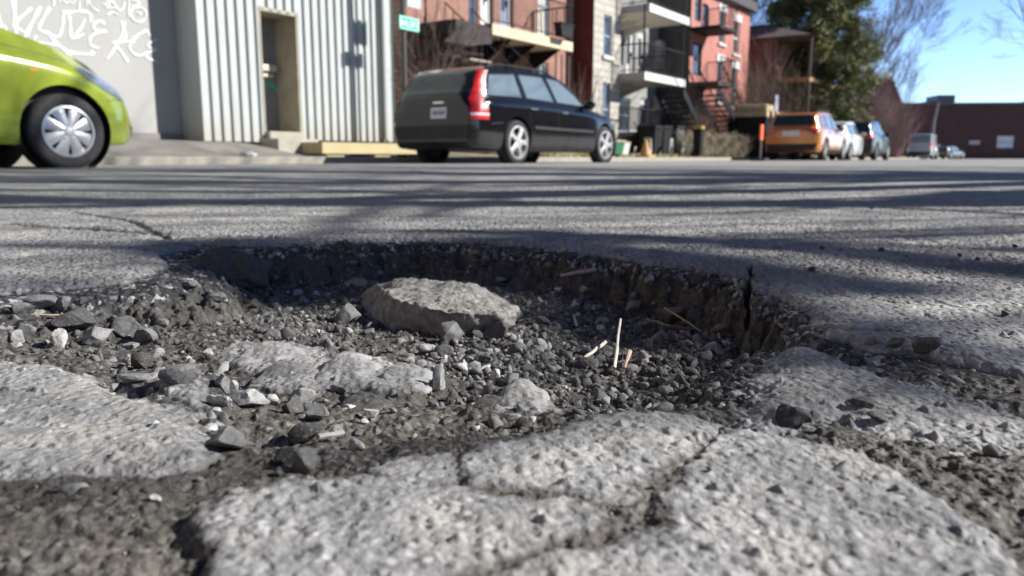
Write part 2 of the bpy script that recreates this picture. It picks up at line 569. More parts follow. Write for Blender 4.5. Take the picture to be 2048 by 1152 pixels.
def ground_material():
    n = NT('cracked_asphalt')
    A = n.attr('asphalt')
    big = n.noise(3.2, 4, 0.6); mid = n.noise(22, 5, 0.65); fine = n.noise(260, 4, 0.7)
    # asphalt: pale worn matrix, coloured chips, dark binder in the pits
    cell = n.voro(150, out='Color'); dist = n.voro(150)
    cell2 = n.voro(330, out='Color')
    sep = n.n('SeparateColor'); n.lk(cell, sep.inputs[0])
    chip = n.ramp(sep.outputs[0], [(0.0, (.075, .078, .085)), (0.35, (.13, .132, .138)), (0.62, (.29, .291, .29)), (0.85, (.47, .465, .455)), (1.0, (.72, .715, .70))])
    sep2 = n.n('SeparateColor'); n.lk(cell2, sep2.inputs[0])
    grit = n.ramp(sep2.outputs[1], [(0, (.14, .14, .142)), (0.6, (.31, .303, .29)), (1, (.52, .50, .47))])
    binder = n.ramp(fine, [(0.3, (.11, .11, .11)), (0.55, (.285, .286, .284)), (0.8, (.50, .495, .48))])
    isch = n.math('GREATER_THAN', sep.outputs[1], 0.52)
    c = n.mix(n.math('MULTIPLY', isch, n.rng(dist, 0.25, 0.5, 0.85, 0.1)), binder, chip)
    c = n.mix(0.30, c, grit)
    dust = n.rng(n.math('ADD', mid, n.math('MULTIPLY', big, 0.7)), 0.74, 1.10, 0.0, 0.5)
    c = n.mix(dust, c, (.52, .49, .435))
    stain = n.rng(n.noise(9.5, 5, 0.65, dist=0.5), 0.45, 0.66, 0.0, 0.66)
    c = n.mix(stain, c, (.125, .130, .138))
    trk = n.noise(1.0, 4, .6, n.mapping((.22, 2.6, 1), rot=(0, 0, -ST_ANG)))
    c = n.mix(n.rng(trk, .50, .68, 0, .5), c, (.105, .107, .110))
    warm = n.rng(n.noise(6.3, 4, 0.6), 0.5, 0.7, 0.0, 0.28)
    c = n.mix(warm, c, (.52, .485, .41))
    spot = n.rng(n.noise(85, 5, 0.7, dist=0.8), 0.52, 0.66, 0.0, 0.50)
    c = n.mix(spot, c, (.105, .107, .112))
    # dirt
    dm = n.ramp(n.noise(60, 5, 0.7), [(0.3, (.030, .027, .024)), (0.55, (.070, .061, .051)), (0.75, (.13, .112, .092))])
    sepd = n.n('SeparateColor'); n.lk(n.voro(240, out='Color'), sepd.inputs[0])
    gr = n.ramp(sepd.outputs[0], [(0.0, (.022, .022, .022)), (0.55, (.06, .057, .053)), (0.8, (.15, .145, .138)), (1.0, (.32, .31, .29))])
    d = n.mix(0.5, dm, gr)
    sp = n.n('SeparateXYZ'); n.lk(n.co(), sp.inputs[0])
    d = n.mix(n.math('MULTIPLY', n.rng(sp.outputs[1], .62, .40, 0, .6), n.rng(n.noise(30, 5, .65), .35, .7, .2, 1)), d, (.125, .112, .092))
    col = n.mix(n.rng(n.math('ADD', A, n.rng(mid, 0.3, 0.7, -0.2, 0.2)), 0.25, 0.8, 0, 1), d, c)
    wl = n.attr('wall')
    wc = n.ramp(n.noise(90, 5, 0.7), [(0.3, (.032, .030, .027)), (0.6, (.085, .078, .068)), (0.8, (.17, .155, .135))])  # layer tones darkened further to carry the shade on the rim
    wcs = n.mix(n.rng(sep.outputs[0], .55, 1.0, 0, .7), (.028, .028, .030), chip)
    lay = n.rng(n.math('ADD', sp.outputs[2], n.math('MULTIPLY', n.noise(25, 4, .6), .018)), -.022, -.012, 0, 1)
    wc = n.mix(lay, wc, wcs)
    col = n.mix(n.math('MULTIPLY', wl, 0.85), col, wc)
    h = n.math('ADD', n.math('MULTIPLY', fine, 0.5), n.math('MULTIPLY', n.rng(dist, 0, 0.6, 1, 0), n.rng(sep.outputs[2], 0, 1, 0.1, 1.0)))
    nm = n.bump(h, 0.8, 0.0028)
    nm = n.bump(n.noise(55, 4, .7), 0.30, 0.005, nm)
    nm2 = n.bump(n.noise(900, 2, 0.6), 0.3, 0.0006, nm)
    return n.done(col, n.rng(fine, 0.3, 0.7, 0.62, 0.92), nm2, spec=0.4)

ROAD = make_ground()

# ------------------------------------------------------------------ loose stones, rubble and litter in the pothole
def hit(u, v):
    """first point of the road surface on the sight line of photograph pixel u, v"""
    d = ray(u, v)
    t = np.geomspace(0.15, 6.0, 1400)
    x, y, z = d.x * t, d.y * t, CAM_H + d.z * t
    h = terrain(x, y)[0]
    k = int(np.argmax(z <= h)) or len(t) - 1
    return Vector((float(x[k]), float(y[k]), float(h[k])))

def ico(sub):
    bm = bmesh.new()
    bmesh.ops.create_icosphere(bm, subdivisions=sub, radius=1.0)
    bm.verts.index_update()
    v = np.array([p.co[:] for p in bm.verts]); f = np.array([[q.index for q in p.verts] for p in bm.faces])
    bm.free()
    return v, f

def rock_verts(v0, rng, cuts=13, lump=0.14):
    v = v0.copy()
    for _ in range(cuts):
        nrm = rng.normal(size=3); nrm /= np.linalg.norm(nrm)
        d = rng.uniform(0.42, 0.82)
        k = np.maximum(v @ nrm - d, 0)
        v = v - k[:, None] * nrm
    ph = rng.uniform(0, 50, 3)
    nz = fbm(v[:, 0] * 1.7 + ph[0] + v[:, 2], v[:, 1] * 1.7 + ph[1] - v[:, 2] * 0.7, int(ph[2] * 10), 3)
    v = v * (1 + lump * nz[:, None])
    return v / np.abs(v).max()

def rot_mats(rng, n, tilt=1.0):
    q = rng.normal(size=(n, 4)); q[:, 1:3] *= tilt
    q /= np.linalg.norm(q, axis=1)[:, None]
    w, x, y, z = q.T
    return np.stack([np.stack([1 - 2 * (y * y + z * z), 2 * (x * y - z * w), 2 * (x * z + y * w)], -1),
                     np.stack([2 * (x * y + z * w), 1 - 2 * (x * x + z * z), 2 * (y * z - x * w)], -1),
                     np.stack([2 * (x * z - y * w), 2 * (y * z + x * w), 1 - 2 * (x * x + y * y)], -1)], -2)

def stone_material():
    n = NT('gravel_stone')
    t = n.attr('tone')
    base = n.ramp(t, [(0.0, (.028, .027, .026)), (0.45, (.085, .084, .084)), (0.7, (.20, .20, .198)), (0.9, (.40, .395, .38)), (1.0, (.62, .60, .56))])
    f = n.noise(130, 5, 0.7); g = n.noise(420, 4, 0.7)
    c = n.mix(n.rng(f, 0.44, 0.68, 0.0, 0.8), base, (.068, .056, .044))
    c = n.mix(n.rng(g, 0.52, 0.72, 0.0, 0.5), c, (.36, .35, .33))
    nm = n.bump(g, 0.5, 0.0012)
    nm = n.bump(f, 0.5, 0.003, nm)
    return n.done(c, n.rng(g, 0.3, 0.7, 0.6, 0.95), nm, spec=0.35)

STONE = stone_material()

def mass_mesh(name, V, F, tone, mat):
    me = bpy.data.meshes.new(name)
    me.vertices.add(len(V)); me.vertices.foreach_set('co', V.ravel())
    me.loops.add(F.size); me.loops.foreach_set('vertex_index', F.ravel().astype(np.int32))
    k = F.shape[1]
    me.polygons.add(len(F)); me.polygons.foreach_set('loop_start', (np.arange(len(F)) * k).astype(np.int32))
    at = me.attributes.new('tone', 'FLOAT', 'POINT')
    at.data.foreach_set('value', tone.astype(np.float32))
    me.update(calc_edges=True)
    me.materials.append(mat)
    o = bpy.data.objects.new(name, me)
    COL.objects.link(o)
    return o

def scatter_gravel():
    rng = np.random.default_rng(5)
    n = 150000
    # even over the ground the camera can see, thinned by where gravel really lies
    x = rng.uniform(-1.15, 1.15, n); y = rng.uniform(0.20, 1.62, n)
    k = np.abs(x) < y * 0.80 + 0.12
    x, y = x[k], y[k]
    h, m, wl = terrain(x, y)
    depth = -h
    clump = fbm(x * 7, y * 7, 123, 3)
    dens = np.where(m < 0.25, np.where(depth > 0.035, 0.50 + 0.75 * clump, 0.20 + 0.45 * clump), 0.0)
    dens = np.where(wl > 0.5, np.where(x < -.30, .10, .22), dens)
    dens = dens * np.where((x < -.30) & (y > .76), .35, 1.0)
    dens = np.where((m > 0.6), 0.006, dens)
    # soil patch where the bed comes up towards the near slabs
    soil = sstep(0.16, 0.05, np.hypot((x + 0.13) * 0.8, y - 0.47))
    dens = dens * (1 - 0.75 * soil)
    near = sstep(0.48, 0.36, y)
    dens = dens * (1 - 0.1 * near)
    keep = rng.uniform(size=len(x)) < dens
    x, y, h, m = x[keep], y[keep], h[keep], m[keep]
    n = len(x)
    size = np.exp(rng.normal(math.log(0.0022), 0.60, n))
    size = np.where(rng.uniform(size=n) < 0.05, rng.uniform(0.006, 0.0105, n), size)
    size = np.clip(size, 0.0012, 0.0105) * np.where(m > 0.5, 0.55, 1) * np.where(y < 0.42, 0.62, 1) * np.where((h > -0.02) & (y > 0.42), 0.7, 1)
    tone = np.clip(rng.normal(0.43, 0.19, n) + (size > 0.005) * 0.10, 0.03, 0.95)
    tone = np.where(rng.uniform(size=n) < 0.035, rng.uniform(0.85, 1.0, n), tone)
    tone = np.clip(tone + .16 * sstep(.22, .10, np.hypot(x + .11, (y - .64) * .9)), 0, 1)
    # broken pieces of asphalt caught on the crumbling walls
    wx = rng.uniform(-.75, .55, 16000); wy = rng.uniform(.65, 1.6, 16000)
    wh, wm, ww = terrain(wx, wy)
    kp = (ww > .6) & (wm < .5) & (wh < -.006) & (rng.uniform(size=len(wx)) < np.where(wx < -.30, .022, .085))
    wx, wy, wh = wx[kp], wy[kp], wh[kp]
    ws = np.clip(np.exp(rng.normal(math.log(.009), .45, len(wx))), .004, .020)
    x = np.append(x, wx); y = np.append(y, wy); h = np.append(h, wh - ws * .35); size = np.append(size, ws)
    tone = np.append(tone, rng.uniform(.12, .42, len(wx))); n = len(x)
    shapes = {1: [rock_verts(ico(1)[0], rng) for _ in range(14)], 2: [rock_verts(ico(2)[0], rng, 12) for _ in range(16)]}
    faces = {1: ico(1)[1], 2: ico(2)[1]}
    VV, FF, TT_ = [], [], []
    off = 0
    lod = np.where(size * 1.0 / np.maximum(y, 0.3) > 0.0052, 2, 1)
    var = rng.integers(0, 14, n)
    RM = rot_mats(rng, n, 0.55)
    asp = np.stack([rng.uniform(0.8, 1.35, n), rng.uniform(0.65, 1.0, n), rng.uniform(0.45, 0.85, n)], -1)
    for L in (1, 2):
        for q in range(14):
            s = np.where((lod == L) & (var == q))[0]
            if not len(s): continue
            b = shapes[L][q]
            P = b[None] * (asp[s] * size[s, None])[:, None, :]
            P = np.einsum('nij,nkj->nki', RM[s], P)
            lift = size[s] * rng.uniform(-0.25, 0.4, len(s))
            P += np.stack([x[s], y[s], h[s] + lift], -1)[:, None, :]
            VV.append(P.reshape(-1, 3))
            f = faces[L]
            FF.append((f[None] + (off + np.arange(len(s)) * len(b))[:, None, None]).reshape(-1, 3))
            TT_.append(np.repeat(tone[s], len(b)))
            off += len(s) * len(b)
    o = mass_mesh('gravel', np.vstack(VV), np.vstack(FF), np.concatenate(TT_), STONE)
    tag(o, 'loose grey and black gravel strewn over the pothole floor', None, None, 'stuff')

scatter_gravel()

_rs = np.random.default_rng(77)
def stone(u, v, w, label, tone=0.6, asp=0.8, tall=0.6, turn=None, sink=0.34, name='stone', cat='stone', group=None, sub=3, cuts=11, dv=0):
    """a single stone whose middle is seen at u, v and whose outline is w photograph pixels wide"""
    p = hit(u, v + w * 0.18 * tall + dv)
    dist = (p - Vector((0, 0, CAM_H))).length
    r = 0.575 * w * dist / FPX
    b = rock_verts(ico(sub)[0], _rs, cuts, 0.20)
    b = b / (np.abs(b[:, 0]).max())
    ph = _rs.uniform(0, 30)
    b = b * (1 + 0.05 * fbm(b[:, 0] * 5 + ph, b[:, 1] * 5 + b[:, 2] * 3.1, 3, 3))[:, None]
    b = b * np.array([1, asp, tall]) * r
    a = _rs.uniform(-0.35, 0.35) if turn is None else turn
    tl = _rs.uniform(-0.22, 0.22)
    M = np.array((Matrix.Rotation(a, 3, 'Z') @ Matrix.Rotation(tl, 3, 'Y')))
    b = b @ M.T
    b[:, 2] += -b[:, 2].min() * (1 - sink)
    o = mass_mesh(name, b, ico(sub)[1], np.full(len(b), tone), STONE)
    o.data.polygons.foreach_set('use_smooth', np.ones(len(o.data.polygons), bool))
    o.data.set_sharp_from_angle(angle=R(28))
    o.location = p
    return tag(o, label, cat, group)
G1 = 'loose stones in the pothole'
for a in [
    (45, 621, 34, 'grey stone behind the flat slab-like stone at the pothole left end', .62),
    (85, 611, 58, 'broad pale grey stone, largest of the stones at the left end', .66, .7, .55),
    (125, 619, 29, 'upright grey stone with a slanting face beside the broad pale stone', .64, .7, 1.0),
    (153, 625, 31, 'small grey stone right of the upright slanting stone', .55),
    (146, 648, 62, 'dark flat-topped wedge stone behind a thin straw', .40, .7, .5),
    (170, 604, 26, 'bluish grey stone at the foot of the crumbling left bank', .58),
    (328, 652, 27, 'round bluish pebble in the shade left of the middle', .66),
    (250, 668, 60, 'pale flat stone touching a rounder one on the left soil', .72, .7, .5),
    (288, 680, 43, 'rounded speckled stone against a pale flat one', .70, .8, .8),
    (196, 686, 42, 'whitish oval stone on bare soil above the left slab', .80, .7, .6),
    (35, 681, 31, 'knobbly pale stone at the left edge above the slab', .74, .8, .8),
    (52, 664, 30, 'grey stone stacked behind a knobbly pale one', .60, .8, .9),
    (121, 657, 28, 'pale pebble in front of the dark wedge stone', .78),
    (264, 695, 28, 'pale pebble lying below the rounded speckled stone', .82),
    (118, 690, 28, 'white pointed stone standing on the left slab edge', .92, .6, 1.3),
    (378, 571, 30, 'grey flat stone resting on the brown left bank', .66, .8, .5),
    (434, 596, 36, 'flat shaded stone in the gravel below the far bank', .60, .7, .4),
    (548, 558, 18, 'small bluish pebble under the far broken edge', .70),
    (545, 674, 26, 'grey pebble behind the pale flat rock', .66, .8, .8),
    (211, 711, 28, 'dark round stone on the corner of the left slab', .42, .9, .9),
    (287, 727, 36, 'crumbly black lump on brown soil', .12, .9, .8),
    (417, 709, 20, 'whitish pebble alone on brown soil', .85),
    (278, 757, 64, 'flat pale stone lying on the left slab corner', .70, .6, .35),
    (359, 758, 66, 'broad pitted stone at the tip of the left slab', .62, .7, .5),
    (446, 777, 30, 'bluish angular stone on soil beside the pitted stone', .70, .8, .9),
    (436, 806, 46, 'cream coloured stone against the tip of the left slab', .84, .7, .6),
    (500, 806, 68, 'big cream layered stone, largest of the pale row', .88, .6, .5),
    (604, 804, 48, 'creamy stone right of the big layered stone', .84, .7, .7),
    (587, 822, 44, 'dark crystalline stone in front of a creamy one', .34, .8, .9),
    (635, 831, 44, 'grey speckled stone left of the dark ridge rock', .58, .8, .8),
    (623, 791, 42, 'pale stone behind the creamy stone', .78, .7, .5),
    (676, 782, 34, 'pale stone behind the dark ridge rock', .72, .7, .6),
    (455, 888, 70, 'blurred smooth grey stone beside the left slab', .56, .8, .6),
    (613, 880, 56, 'black crumbly stone behind a grey chip', .10, .8, .7),
    (570, 921, 46, 'black stone left of the blurred grey one near the front slab', .10, .8, .8),
    (608, 932, 46, 'blurred grey stone just behind the front slab', .58, .8, .9),
    (311, 1000, 20, 'small white pebble on dark soil in the near left', .95, .9, .9),
    (700, 634, 52, 'grey stone against the left foot of the asphalt lump', .60, .8, .8),
    (905, 678, 44, 'pale granite stone under the front of the asphalt lump', .66, .8, .7),
    (992, 670, 50, 'dark grey stone under the right front of the asphalt lump', .46, .8, .9),
    (850, 702, 30, 'pale pebble in front of the asphalt lump', .80, .8, .8),
    (892, 708, 42, 'dark stone below the pale granite stone', .36, .8, .7),
    (965, 722, 28, 'dark angular pebble right of the asphalt lump', .40, .8, .8),
    (926, 735, 24, 'whitish pebble on the gravel below the asphalt lump', .85, .8, .8),
    (878, 768, 28, 'white standing flake stone behind the near rock', .92, .6, 1.4),
    (742, 829, 30, 'small white stone in front of the dark ridge rock', .92, .8, .7),
    (1170, 588, 20, 'pale pebble beside a brown leaf-like chip', .86),
    (1267, 616, 28, 'shaded bluish stone in the gravel right of the splinters', .66),
    (1202, 660, 17, 'white pebble left of the tall splinter', .95, .8, 1.2),
    (1215, 634, 22, 'oval grey pebble above the tall splinter', .68, .7, .5),
    (1340, 637, 52, 'bluish grey stone in shade under a straw', .58, .8, .7),
    (1343, 676, 29, 'pale oval stone under the right wall', .78, .6, .6),
    (1428, 698, 44, 'pale angular flake in the dark corner by the right slab', .74, .7, .55),
    (1456, 734, 26, 'pale flake stuck on the flank of the right slab', .72, .6, .5),
    (1740, 686, 26, 'pale stone in the gap behind the right slab', .70, .7, .6),
    (1790, 692, 34, 'grey stone in the gap behind the right slab', .55, .7, .6),
    (1850, 700, 46, 'dark pebble pile stone in the far end of the gap', .36, .7, .5),
    (717, 868, 22, 'brown pebble on the near soil', .50),
    (715, 897, 32, 'white twin-lobed stone on the near soil', .92, .7, .7),
    (1618, 866, 24, 'whitish pebble in the crack below the right slab', .90, .6, .5),
    (1912, 914, 26, 'white flat pebble in the dirt at the right', .95, .6, .4),
    (2015, 913, 14, 'tiny white pebble right of the flat white pebble', .95),
    (1580, 838, 70, 'dark brown clod at the foot of the right slab', .14, .8, .6),
    (1720, 806, 44, 'dark round stone set in the right slab', .30, .8, .5),
    (1750, 836, 38, 'dark round stone below the one set in the right slab', .28, .8, .5),
]:
    stone(*a, group=G1)
for i, (u, v, w) in enumerate([(1645, 497, 11), (1680, 501, 7), (1763, 501, 10), (1813, 513, 5), (1920, 514, 8), (1625, 541, 14), (1955, 520, 7), (2008, 629, 12), (2030, 495, 8), (1745, 418, 9)]):
    stone(u, v, w, 'tiny black pebble lying on the far asphalt beyond the pothole', 0.05, 0.9, 0.7, group='black pebbles on the far asphalt', name='pebble', cat='pebble', sub=2)

def asphalt_lump_material():
    n = NT('broken_lump')
    f = n.noise(70, 5, 0.7); g = n.noise(330, 4, 0.7)
    s = n.n('SeparateColor'); n.lk(n.voro(190, out='Color'), s.inputs[0])
    c = n.ramp(f, [(0.3, (.12, .117, .11)), (0.55, (.27, .26, .235)), (0.75, (.48, .45, .385))])
    c = n.mix(n.rng(s.outputs[0], 0.5, 1.0, 0.0, 0.55), c, n.ramp(s.outputs[1], [(0, (.09, .09, .09)), (1, (.42, .40, .36))]))
    nm = n.bump(g, 0.6, 0.0015); nm = n.bump(f, 0.6, 0.004, nm)
    return n.done(c, 0.85, nm, spec=0.3)

LUMP = asphalt_lump_material()

def hull_rock(name, label, cat, pts, amp=0.003, fine=0.005, mat=None, freq=60, group=None, tone=0.5, soft=2):
    """a rock through measured corner points, subdivided and roughened"""
    c = sum((Vector(p) for p in pts), Vector()) / len(pts)
    bm = bmesh.new()
    for p in pts: bm.verts.new(Vector(p) - c)
    r = bmesh.ops.convex_hull(bm, input=bm.verts[:])
    bmesh.ops.delete(bm, geom=list({g for g in r['geom_interior'] + r['geom_unused'] if isinstance(g, bmesh.types.BMVert)}), context='VERTS')
    bmesh.ops.triangulate(bm, faces=bm.faces[:])
    for _ in range(7):
        ed = [e for e in bm.edges if e.calc_length() > fine]
        if not ed: break
        bmesh.ops.subdivide_edges(bm, edges=ed, cuts=1, use_grid_fill=False)
        bmesh.ops.triangulate(bm, faces=[f for f in bm.faces if len(f.verts) > 3])
    for _ in range(soft):
        bmesh.ops.smooth_vert(bm, verts=bm.verts[:], factor=0.5, use_axis_x=True, use_axis_y=True, use_axis_z=True)
    bm.normal_update(); bm.verts.index_update()
    V = np.array([v.co[:] for v in bm.verts]); N = np.array([v.normal[:] for v in bm.verts])
    x, y, z = V.T
    d = fbm((x + z) * freq, (y - z * 0.8) * freq, 5, 4) * amp + fbm((x - z) * freq * 0.3, (y + z) * freq * 0.3, 8, 3) * amp * 1.5
    w_, i_ = worley((x + z * .6) * 170, (y - z * .9) * 170, 12)
    d = d + (0.5 - w_) * amp * 0.55
    V = V + N * d[:, None]
    F = np.array([[v.index for v in f.verts] for f in bm.faces])
    bm.free()
    o = mass_mesh(name, V, F, np.full(len(V), tone), mat or LUMP)
    o.data.polygons.foreach_set('use_smooth', np.ones(len(F), bool))
    o.location = c
    return tag(o, label, cat, group)

def px(u, v, z): return W(u, v, z)
def px_y(u, v, y):
    d = ray(u, v); t = y / d.y
    return Vector((d.x * t, y, CAM_H + d.z * t))

hull_rock('asphalt_lump', 'large broken lump of asphalt with a flat pale top in the middle of the pothole', 'lump',
          [px(753, 571, -.030), px(800, 567, -.024), px(935, 572, -.024), px(1034, 618, -.044), px(789, 597, -.028), px(862, 617, -.030), px(912, 624, -.032),
           px(1002, 631, -.038), px(706, 600, -.070), px(712, 628, -.074), px(744, 664, -.078), px(780, 680, -.080), px(845, 694, -.082), px(900, 696, -.082),
           px(1014, 678, -.080), px(1042, 640, -.074), px(960, 582, -.075), px(735, 577, -.072)], amp=0.0056, fine=0.0040, freq=52, soft=1)
GE = 'rocks half buried in the pothole soil'
def mound(u0, u1, v0, v1, label, rise, tone, mat=None, skew=0.0, amp=0.0035):
    """a half buried rock filling the pixel box"""
    rg = np.random.default_rng(int(u0))
    m = hit((u0 + u1) / 2, v1)
    y0 = m.y
    top = [px_y(u0 + (u1 - u0) * k, v0 + (v1 - v0) * q, y0 + (0.012 + 0.04 * (1 - q))) for k, q in ((.18 + skew, .35), (.42 + skew, .02), (.62 + skew, .08), (.86, .40), (.5, .25))]
    bot = [px_y(u0 + (u1 - u0) * k, v0 + (v1 - v0) * q, y0 + dy) for k, q, dy in ((.0, .95, .01), (.25, 1.12, 0), (.55, 1.15, -.002), (.85, 1.1, 0), (1.0, .9, .014))]
    far = [p + Vector((0, rise, -0.02)) for p in top]
    low = [p + Vector((0, 0.01, -0.02)) for p in bot]
    return hull_rock('embedded_rock', label, 'rock', top + bot + far + low, amp=amp, fine=0.0045, mat=mat or STONE, group=GE, tone=tone)
mound(455, 625, 684, 732, 'pale rounded rock half buried left of the long cream rock', .05, .80)
mound(500, 640, 722, 772, 'grey faceted rock half buried on the brown soil', .05, .70)
mound(620, 770, 706, 770, 'long cream rock lying flush in the soil before the lump', .06, .88)
mound(740, 872, 728, 775, 'cream slab rock at the right end of the long cream rock', .05, .90)
mound(985, 1100, 760, 828, 'rounded pale granular rock just behind the front slab', .05, .78)
mound(652, 786, 786, 838, 'dark smooth ridge rock with a vertical seam in the near soil', .04, .26, skew=.05)
mound(812, 882, 772, 806, 'dark tilted rock right of the dark ridge rock', .03, .30)
mound(918, 1085, 792, 850, 'long dark wedge rock touching the front slab', .04, .22, skew=-.1)
mound(345, 525, 500, 552, 'big dark boulder of broken asphalt under the far left edge', .10, .18, STONE, amp=0.006)  # far boulders toned dark to carry the deep shade over them
mound(545, 665, 520, 566, 'second dark boulder of broken asphalt right of the biggest one', .08, .16, STONE, amp=0.006)
mound(635, 735, 484, 530, 'dark block of asphalt hanging at the far edge', .08, .16, STONE, amp=0.006)
mound(1010, 1120, 534, 580, 'dark low clod of asphalt beneath the far right wall', .07, .16, STONE, amp=0.005)
mound(676, 752, 556, 578, 'flat brownish slab lying behind the asphalt lump', .04, .55, LUMP)

# splinters, straws and chips
def wood_material():
    n = NT('dry_splinter')
    m = n.mapping((90, 90, 90))
    f = n.noise(4.0, 4, 0.6, n.mapping((60, 60, 12)))
    c = n.ramp(f, [(0.3, (.46, .41, .33)), (0.6, (.68, .63, .54)), (0.8, (.78, .74, .66))])
    return n.done(c, 0.7, n.bump(f, 0.4, 0.001))
WOOD = wood_material()
GREYWOOD = plain('weathered_splinter', (.30, .29, .28), 0.8, 0.25, 90)
STRAW = plain('straw', (.42, .33, .20), 0.7, 0.25, 60)
def stick(pts, w, label, mat, name='splinter', flat=0.55, rad=None):
    c = Vector(pts[0])
    rel = [Vector(p) - c for p in pts]
    fine = []
    rg = random.Random(len(label))
    for i in range(len(rel) - 1):
        for k in range(6):
            fine.append(rel[i].lerp(rel[i + 1], k / 6) + Vector((rg.gauss(0, 1), rg.gauss(0, 1), rg.gauss(0, 1))) * (rel[i + 1] - rel[i]).length * .004 * (1 if k else 0))
    fine.append(rel[-1])
    L = len(fine)
    rr = rad or [w * 0.5] * 2
    rads = [(rr[0] + (rr[1] - rr[0]) * i / (L - 1)) * rg.uniform(0.85, 1.15) for i in range(L)]
    b = MB().tube(fine, rads, 7)
    o = obj(name, b, mat, smooth=40)
    o.location = c
    return tag(o, label, 'straw' if name == 'straw' else 'splinter', 'wood splinters and straws in the pothole')
def lean(u0, v0, u1, v1, dy, lift=0.003):
    a = hit(u0, v0) + Vector((0, 0, lift))
    return [a, px_y(u1, v1, a.y + dy)]
stick(lean(1228, 742, 1241, 638, .055), .0048, 'tall pale splinter standing up among the gravel', WOOD, rad=[.0020, .0012])
stick(lean(1156, 731, 1211, 684, .05), .004, 'pale splinter leaning to the right, left of the tall one', WOOD, rad=[.0013, .0020])
stick(lean(1249, 743, 1259, 702, .015), .004, 'short reddish splinter with a flared top right of the tall one', plain('red_splinter', (.55, .38, .27), 0.7, 0.2, 60), rad=[.0012, .0025])
stick(lean(1154, 657, 1147, 629, .02), .0042, 'short pale stub splinter above the leaning splinter', WOOD, rad=[.0022, .0010])
stick([hit(1121, 563) + Vector((0, 0, .006)), hit(1192, 561) + Vector((0, 0, .007))], .006, 'flat grey splinter lying under the far wall', GREYWOOD, rad=[.0030, .0034])
stick(lean(1403, 668, 1329, 615, .07), .002, 'thin pale straw slanting across the bluish stone', STRAW, 'straw', rad=[.0012, .0013])
stick([hit(1293, 652) + Vector((0, 0, .008)), hit(1338, 668) + Vector((0, 0, .010)), hit(1392, 668) + Vector((0, 0, .006))], .002, 'bent brown straw below the bluish stone', plain('brown_straw', (.20, .13, .08), 0.7, 0.2, 60), 'straw', rad=[.0022, .0009])
stick([hit(64, 648) + Vector((0, 0, .010)), hit(122, 653) + Vector((0, 0, .012))], .002, 'thin straw at the pothole left end before the dark wedge stone', STRAW, 'straw', rad=[.0006, .0011])
stick([hit(636, 887) + Vector((0, 0, .004)), hit(686, 884) + Vector((0, 0, .006))], .004, 'flat grey chip on the near soil', GREYWOOD, rad=[.0016, .0019])
stick([hit(862, 700) + Vector((0, 0, .003)), hit(905, 747) + Vector((0, 0, .004))][:1] + [hit(905, 744) + Vector((0, 0, .006))], .003, 'cream chip on the gravel in front of the asphalt lump', WOOD, rad=[.0008, .0012]) if False else None

# ------------------------------------------------------------------ kerb, pavement, yards
ZR = 0.07                                   # carriageway level along the far kerb
KB = 8.75                                   # distance of the kerb face
BM = 11.0                                   # front of the metal clad building
A0 = a_at(410, BM, 282); A1 = a_at(789, BM, 200)
BG = BM * 1.0
for _k in range(60):                        # depth of the set back wall so that its end shows where the photograph has it
    if a_at(361, BG, 200) < A0: BG += 0.02
BG = round(BG, 2)
ZW = z_at(410, 283, BM)                     # ground level at the metal building

def vec_xz(n, scale=1.0):
    s = n.n('SeparateXYZ'); n.lk(n.co(), s.inputs[0])
    c = n.n('CombineXYZ'); n.lk(s.outputs[0], c.inputs[0]); n.lk(s.outputs[2], c.inputs[1])
    return c.outputs[0]

def concrete(name, lo, hi, scale=3.0, rough=0.85, crack=0.0):
    if name in _cache: return _cache[name]
    n = NT(name)
    f = n.noise(scale, 6, 0.65); g = n.noise(scale * 25, 4, 0.7)
    c = n.ramp(f, [(0.28, lo), (0.72, hi)])
    c = n.mix(n.rng(g, 0.45, 0.7, 0, 0.35), c, tuple(q * 0.45 for q in lo))
    _cache[name] = n.done(c, rough, n.bump(g, 0.35, 0.01), spec=0.3)
    return _cache[name]

PAVE = concrete('pavement_concrete', (.17, .16, .145), (.25, .235, .21), 2.0)
KERB = concrete('kerb_concrete', (.25, .23, .195), (.37, .34, .29), 4.0)
YARD = concrete('yard_soil', (.16, .13, .085), (.36, .31, .20), 1.6)

def strip(name, b_list, a_list, zfun, mat, label):
    mb = MB()
    vs = [tuple(S2W(a, b, zfun(a, b))) for a in a_list for b in b_list]
    nb = len(b_list)
    fs = [(i * nb + j, (i + 1) * nb + j, (i + 1) * nb + j + 1, i * nb + j + 1) for i in range(len(a_list) - 1) for j in range(nb - 1)]
    mb.add(vs, fs)
    o = obj(name, mb, mat)
    return tag(o, label, None, None, 'structure')

def zpave(a, b):
    """ground level left of the kerb: a ramp up to the metal building, nearly level by the houses"""
    t = min(1, max(0, (b - KB - 0.15) / 2.1))
    k = 1 - min(1, max(0, (a - 7.75) / 0.75)); k = k * k * (3 - 2 * k)
    house = 0.165 + 0.11 * min(1, max(0, (b - 10.4) / 1.5))
    ramp = 0.16 + (ZW - 0.16) * t * t * (3 - 2 * t) * 1.0 + max(0, b - BM) * 0.05
    return house * (1 - k) + ramp * k
_al = sorted(list(np.linspace(-14, 70, 120)) + list(np.linspace(7.6, 8.7, 12))) + [80, 95, 120, 160]
strip('kerb', [KB - 0.012, KB, KB + 0.02, KB + 0.16], _al, lambda a, b: {0: 0.02, 1: 0.155, 2: 0.17, 3: 0.17}[[KB - 0.012, KB, KB + 0.02, KB + 0.16].index(b)], KERB, 'pale concrete kerb along the far side of the road')
strip('pavement', [KB + 0.16, 9.2, 9.7, 10.2, 10.6, 11.0, 11.4, 12.4], [q for q in _al if q < 62], lambda a, b: zpave(a, b) + (0.002 if b < 9 else 0), PAVE, 'grey concrete pavement sloping up to the metal clad building')
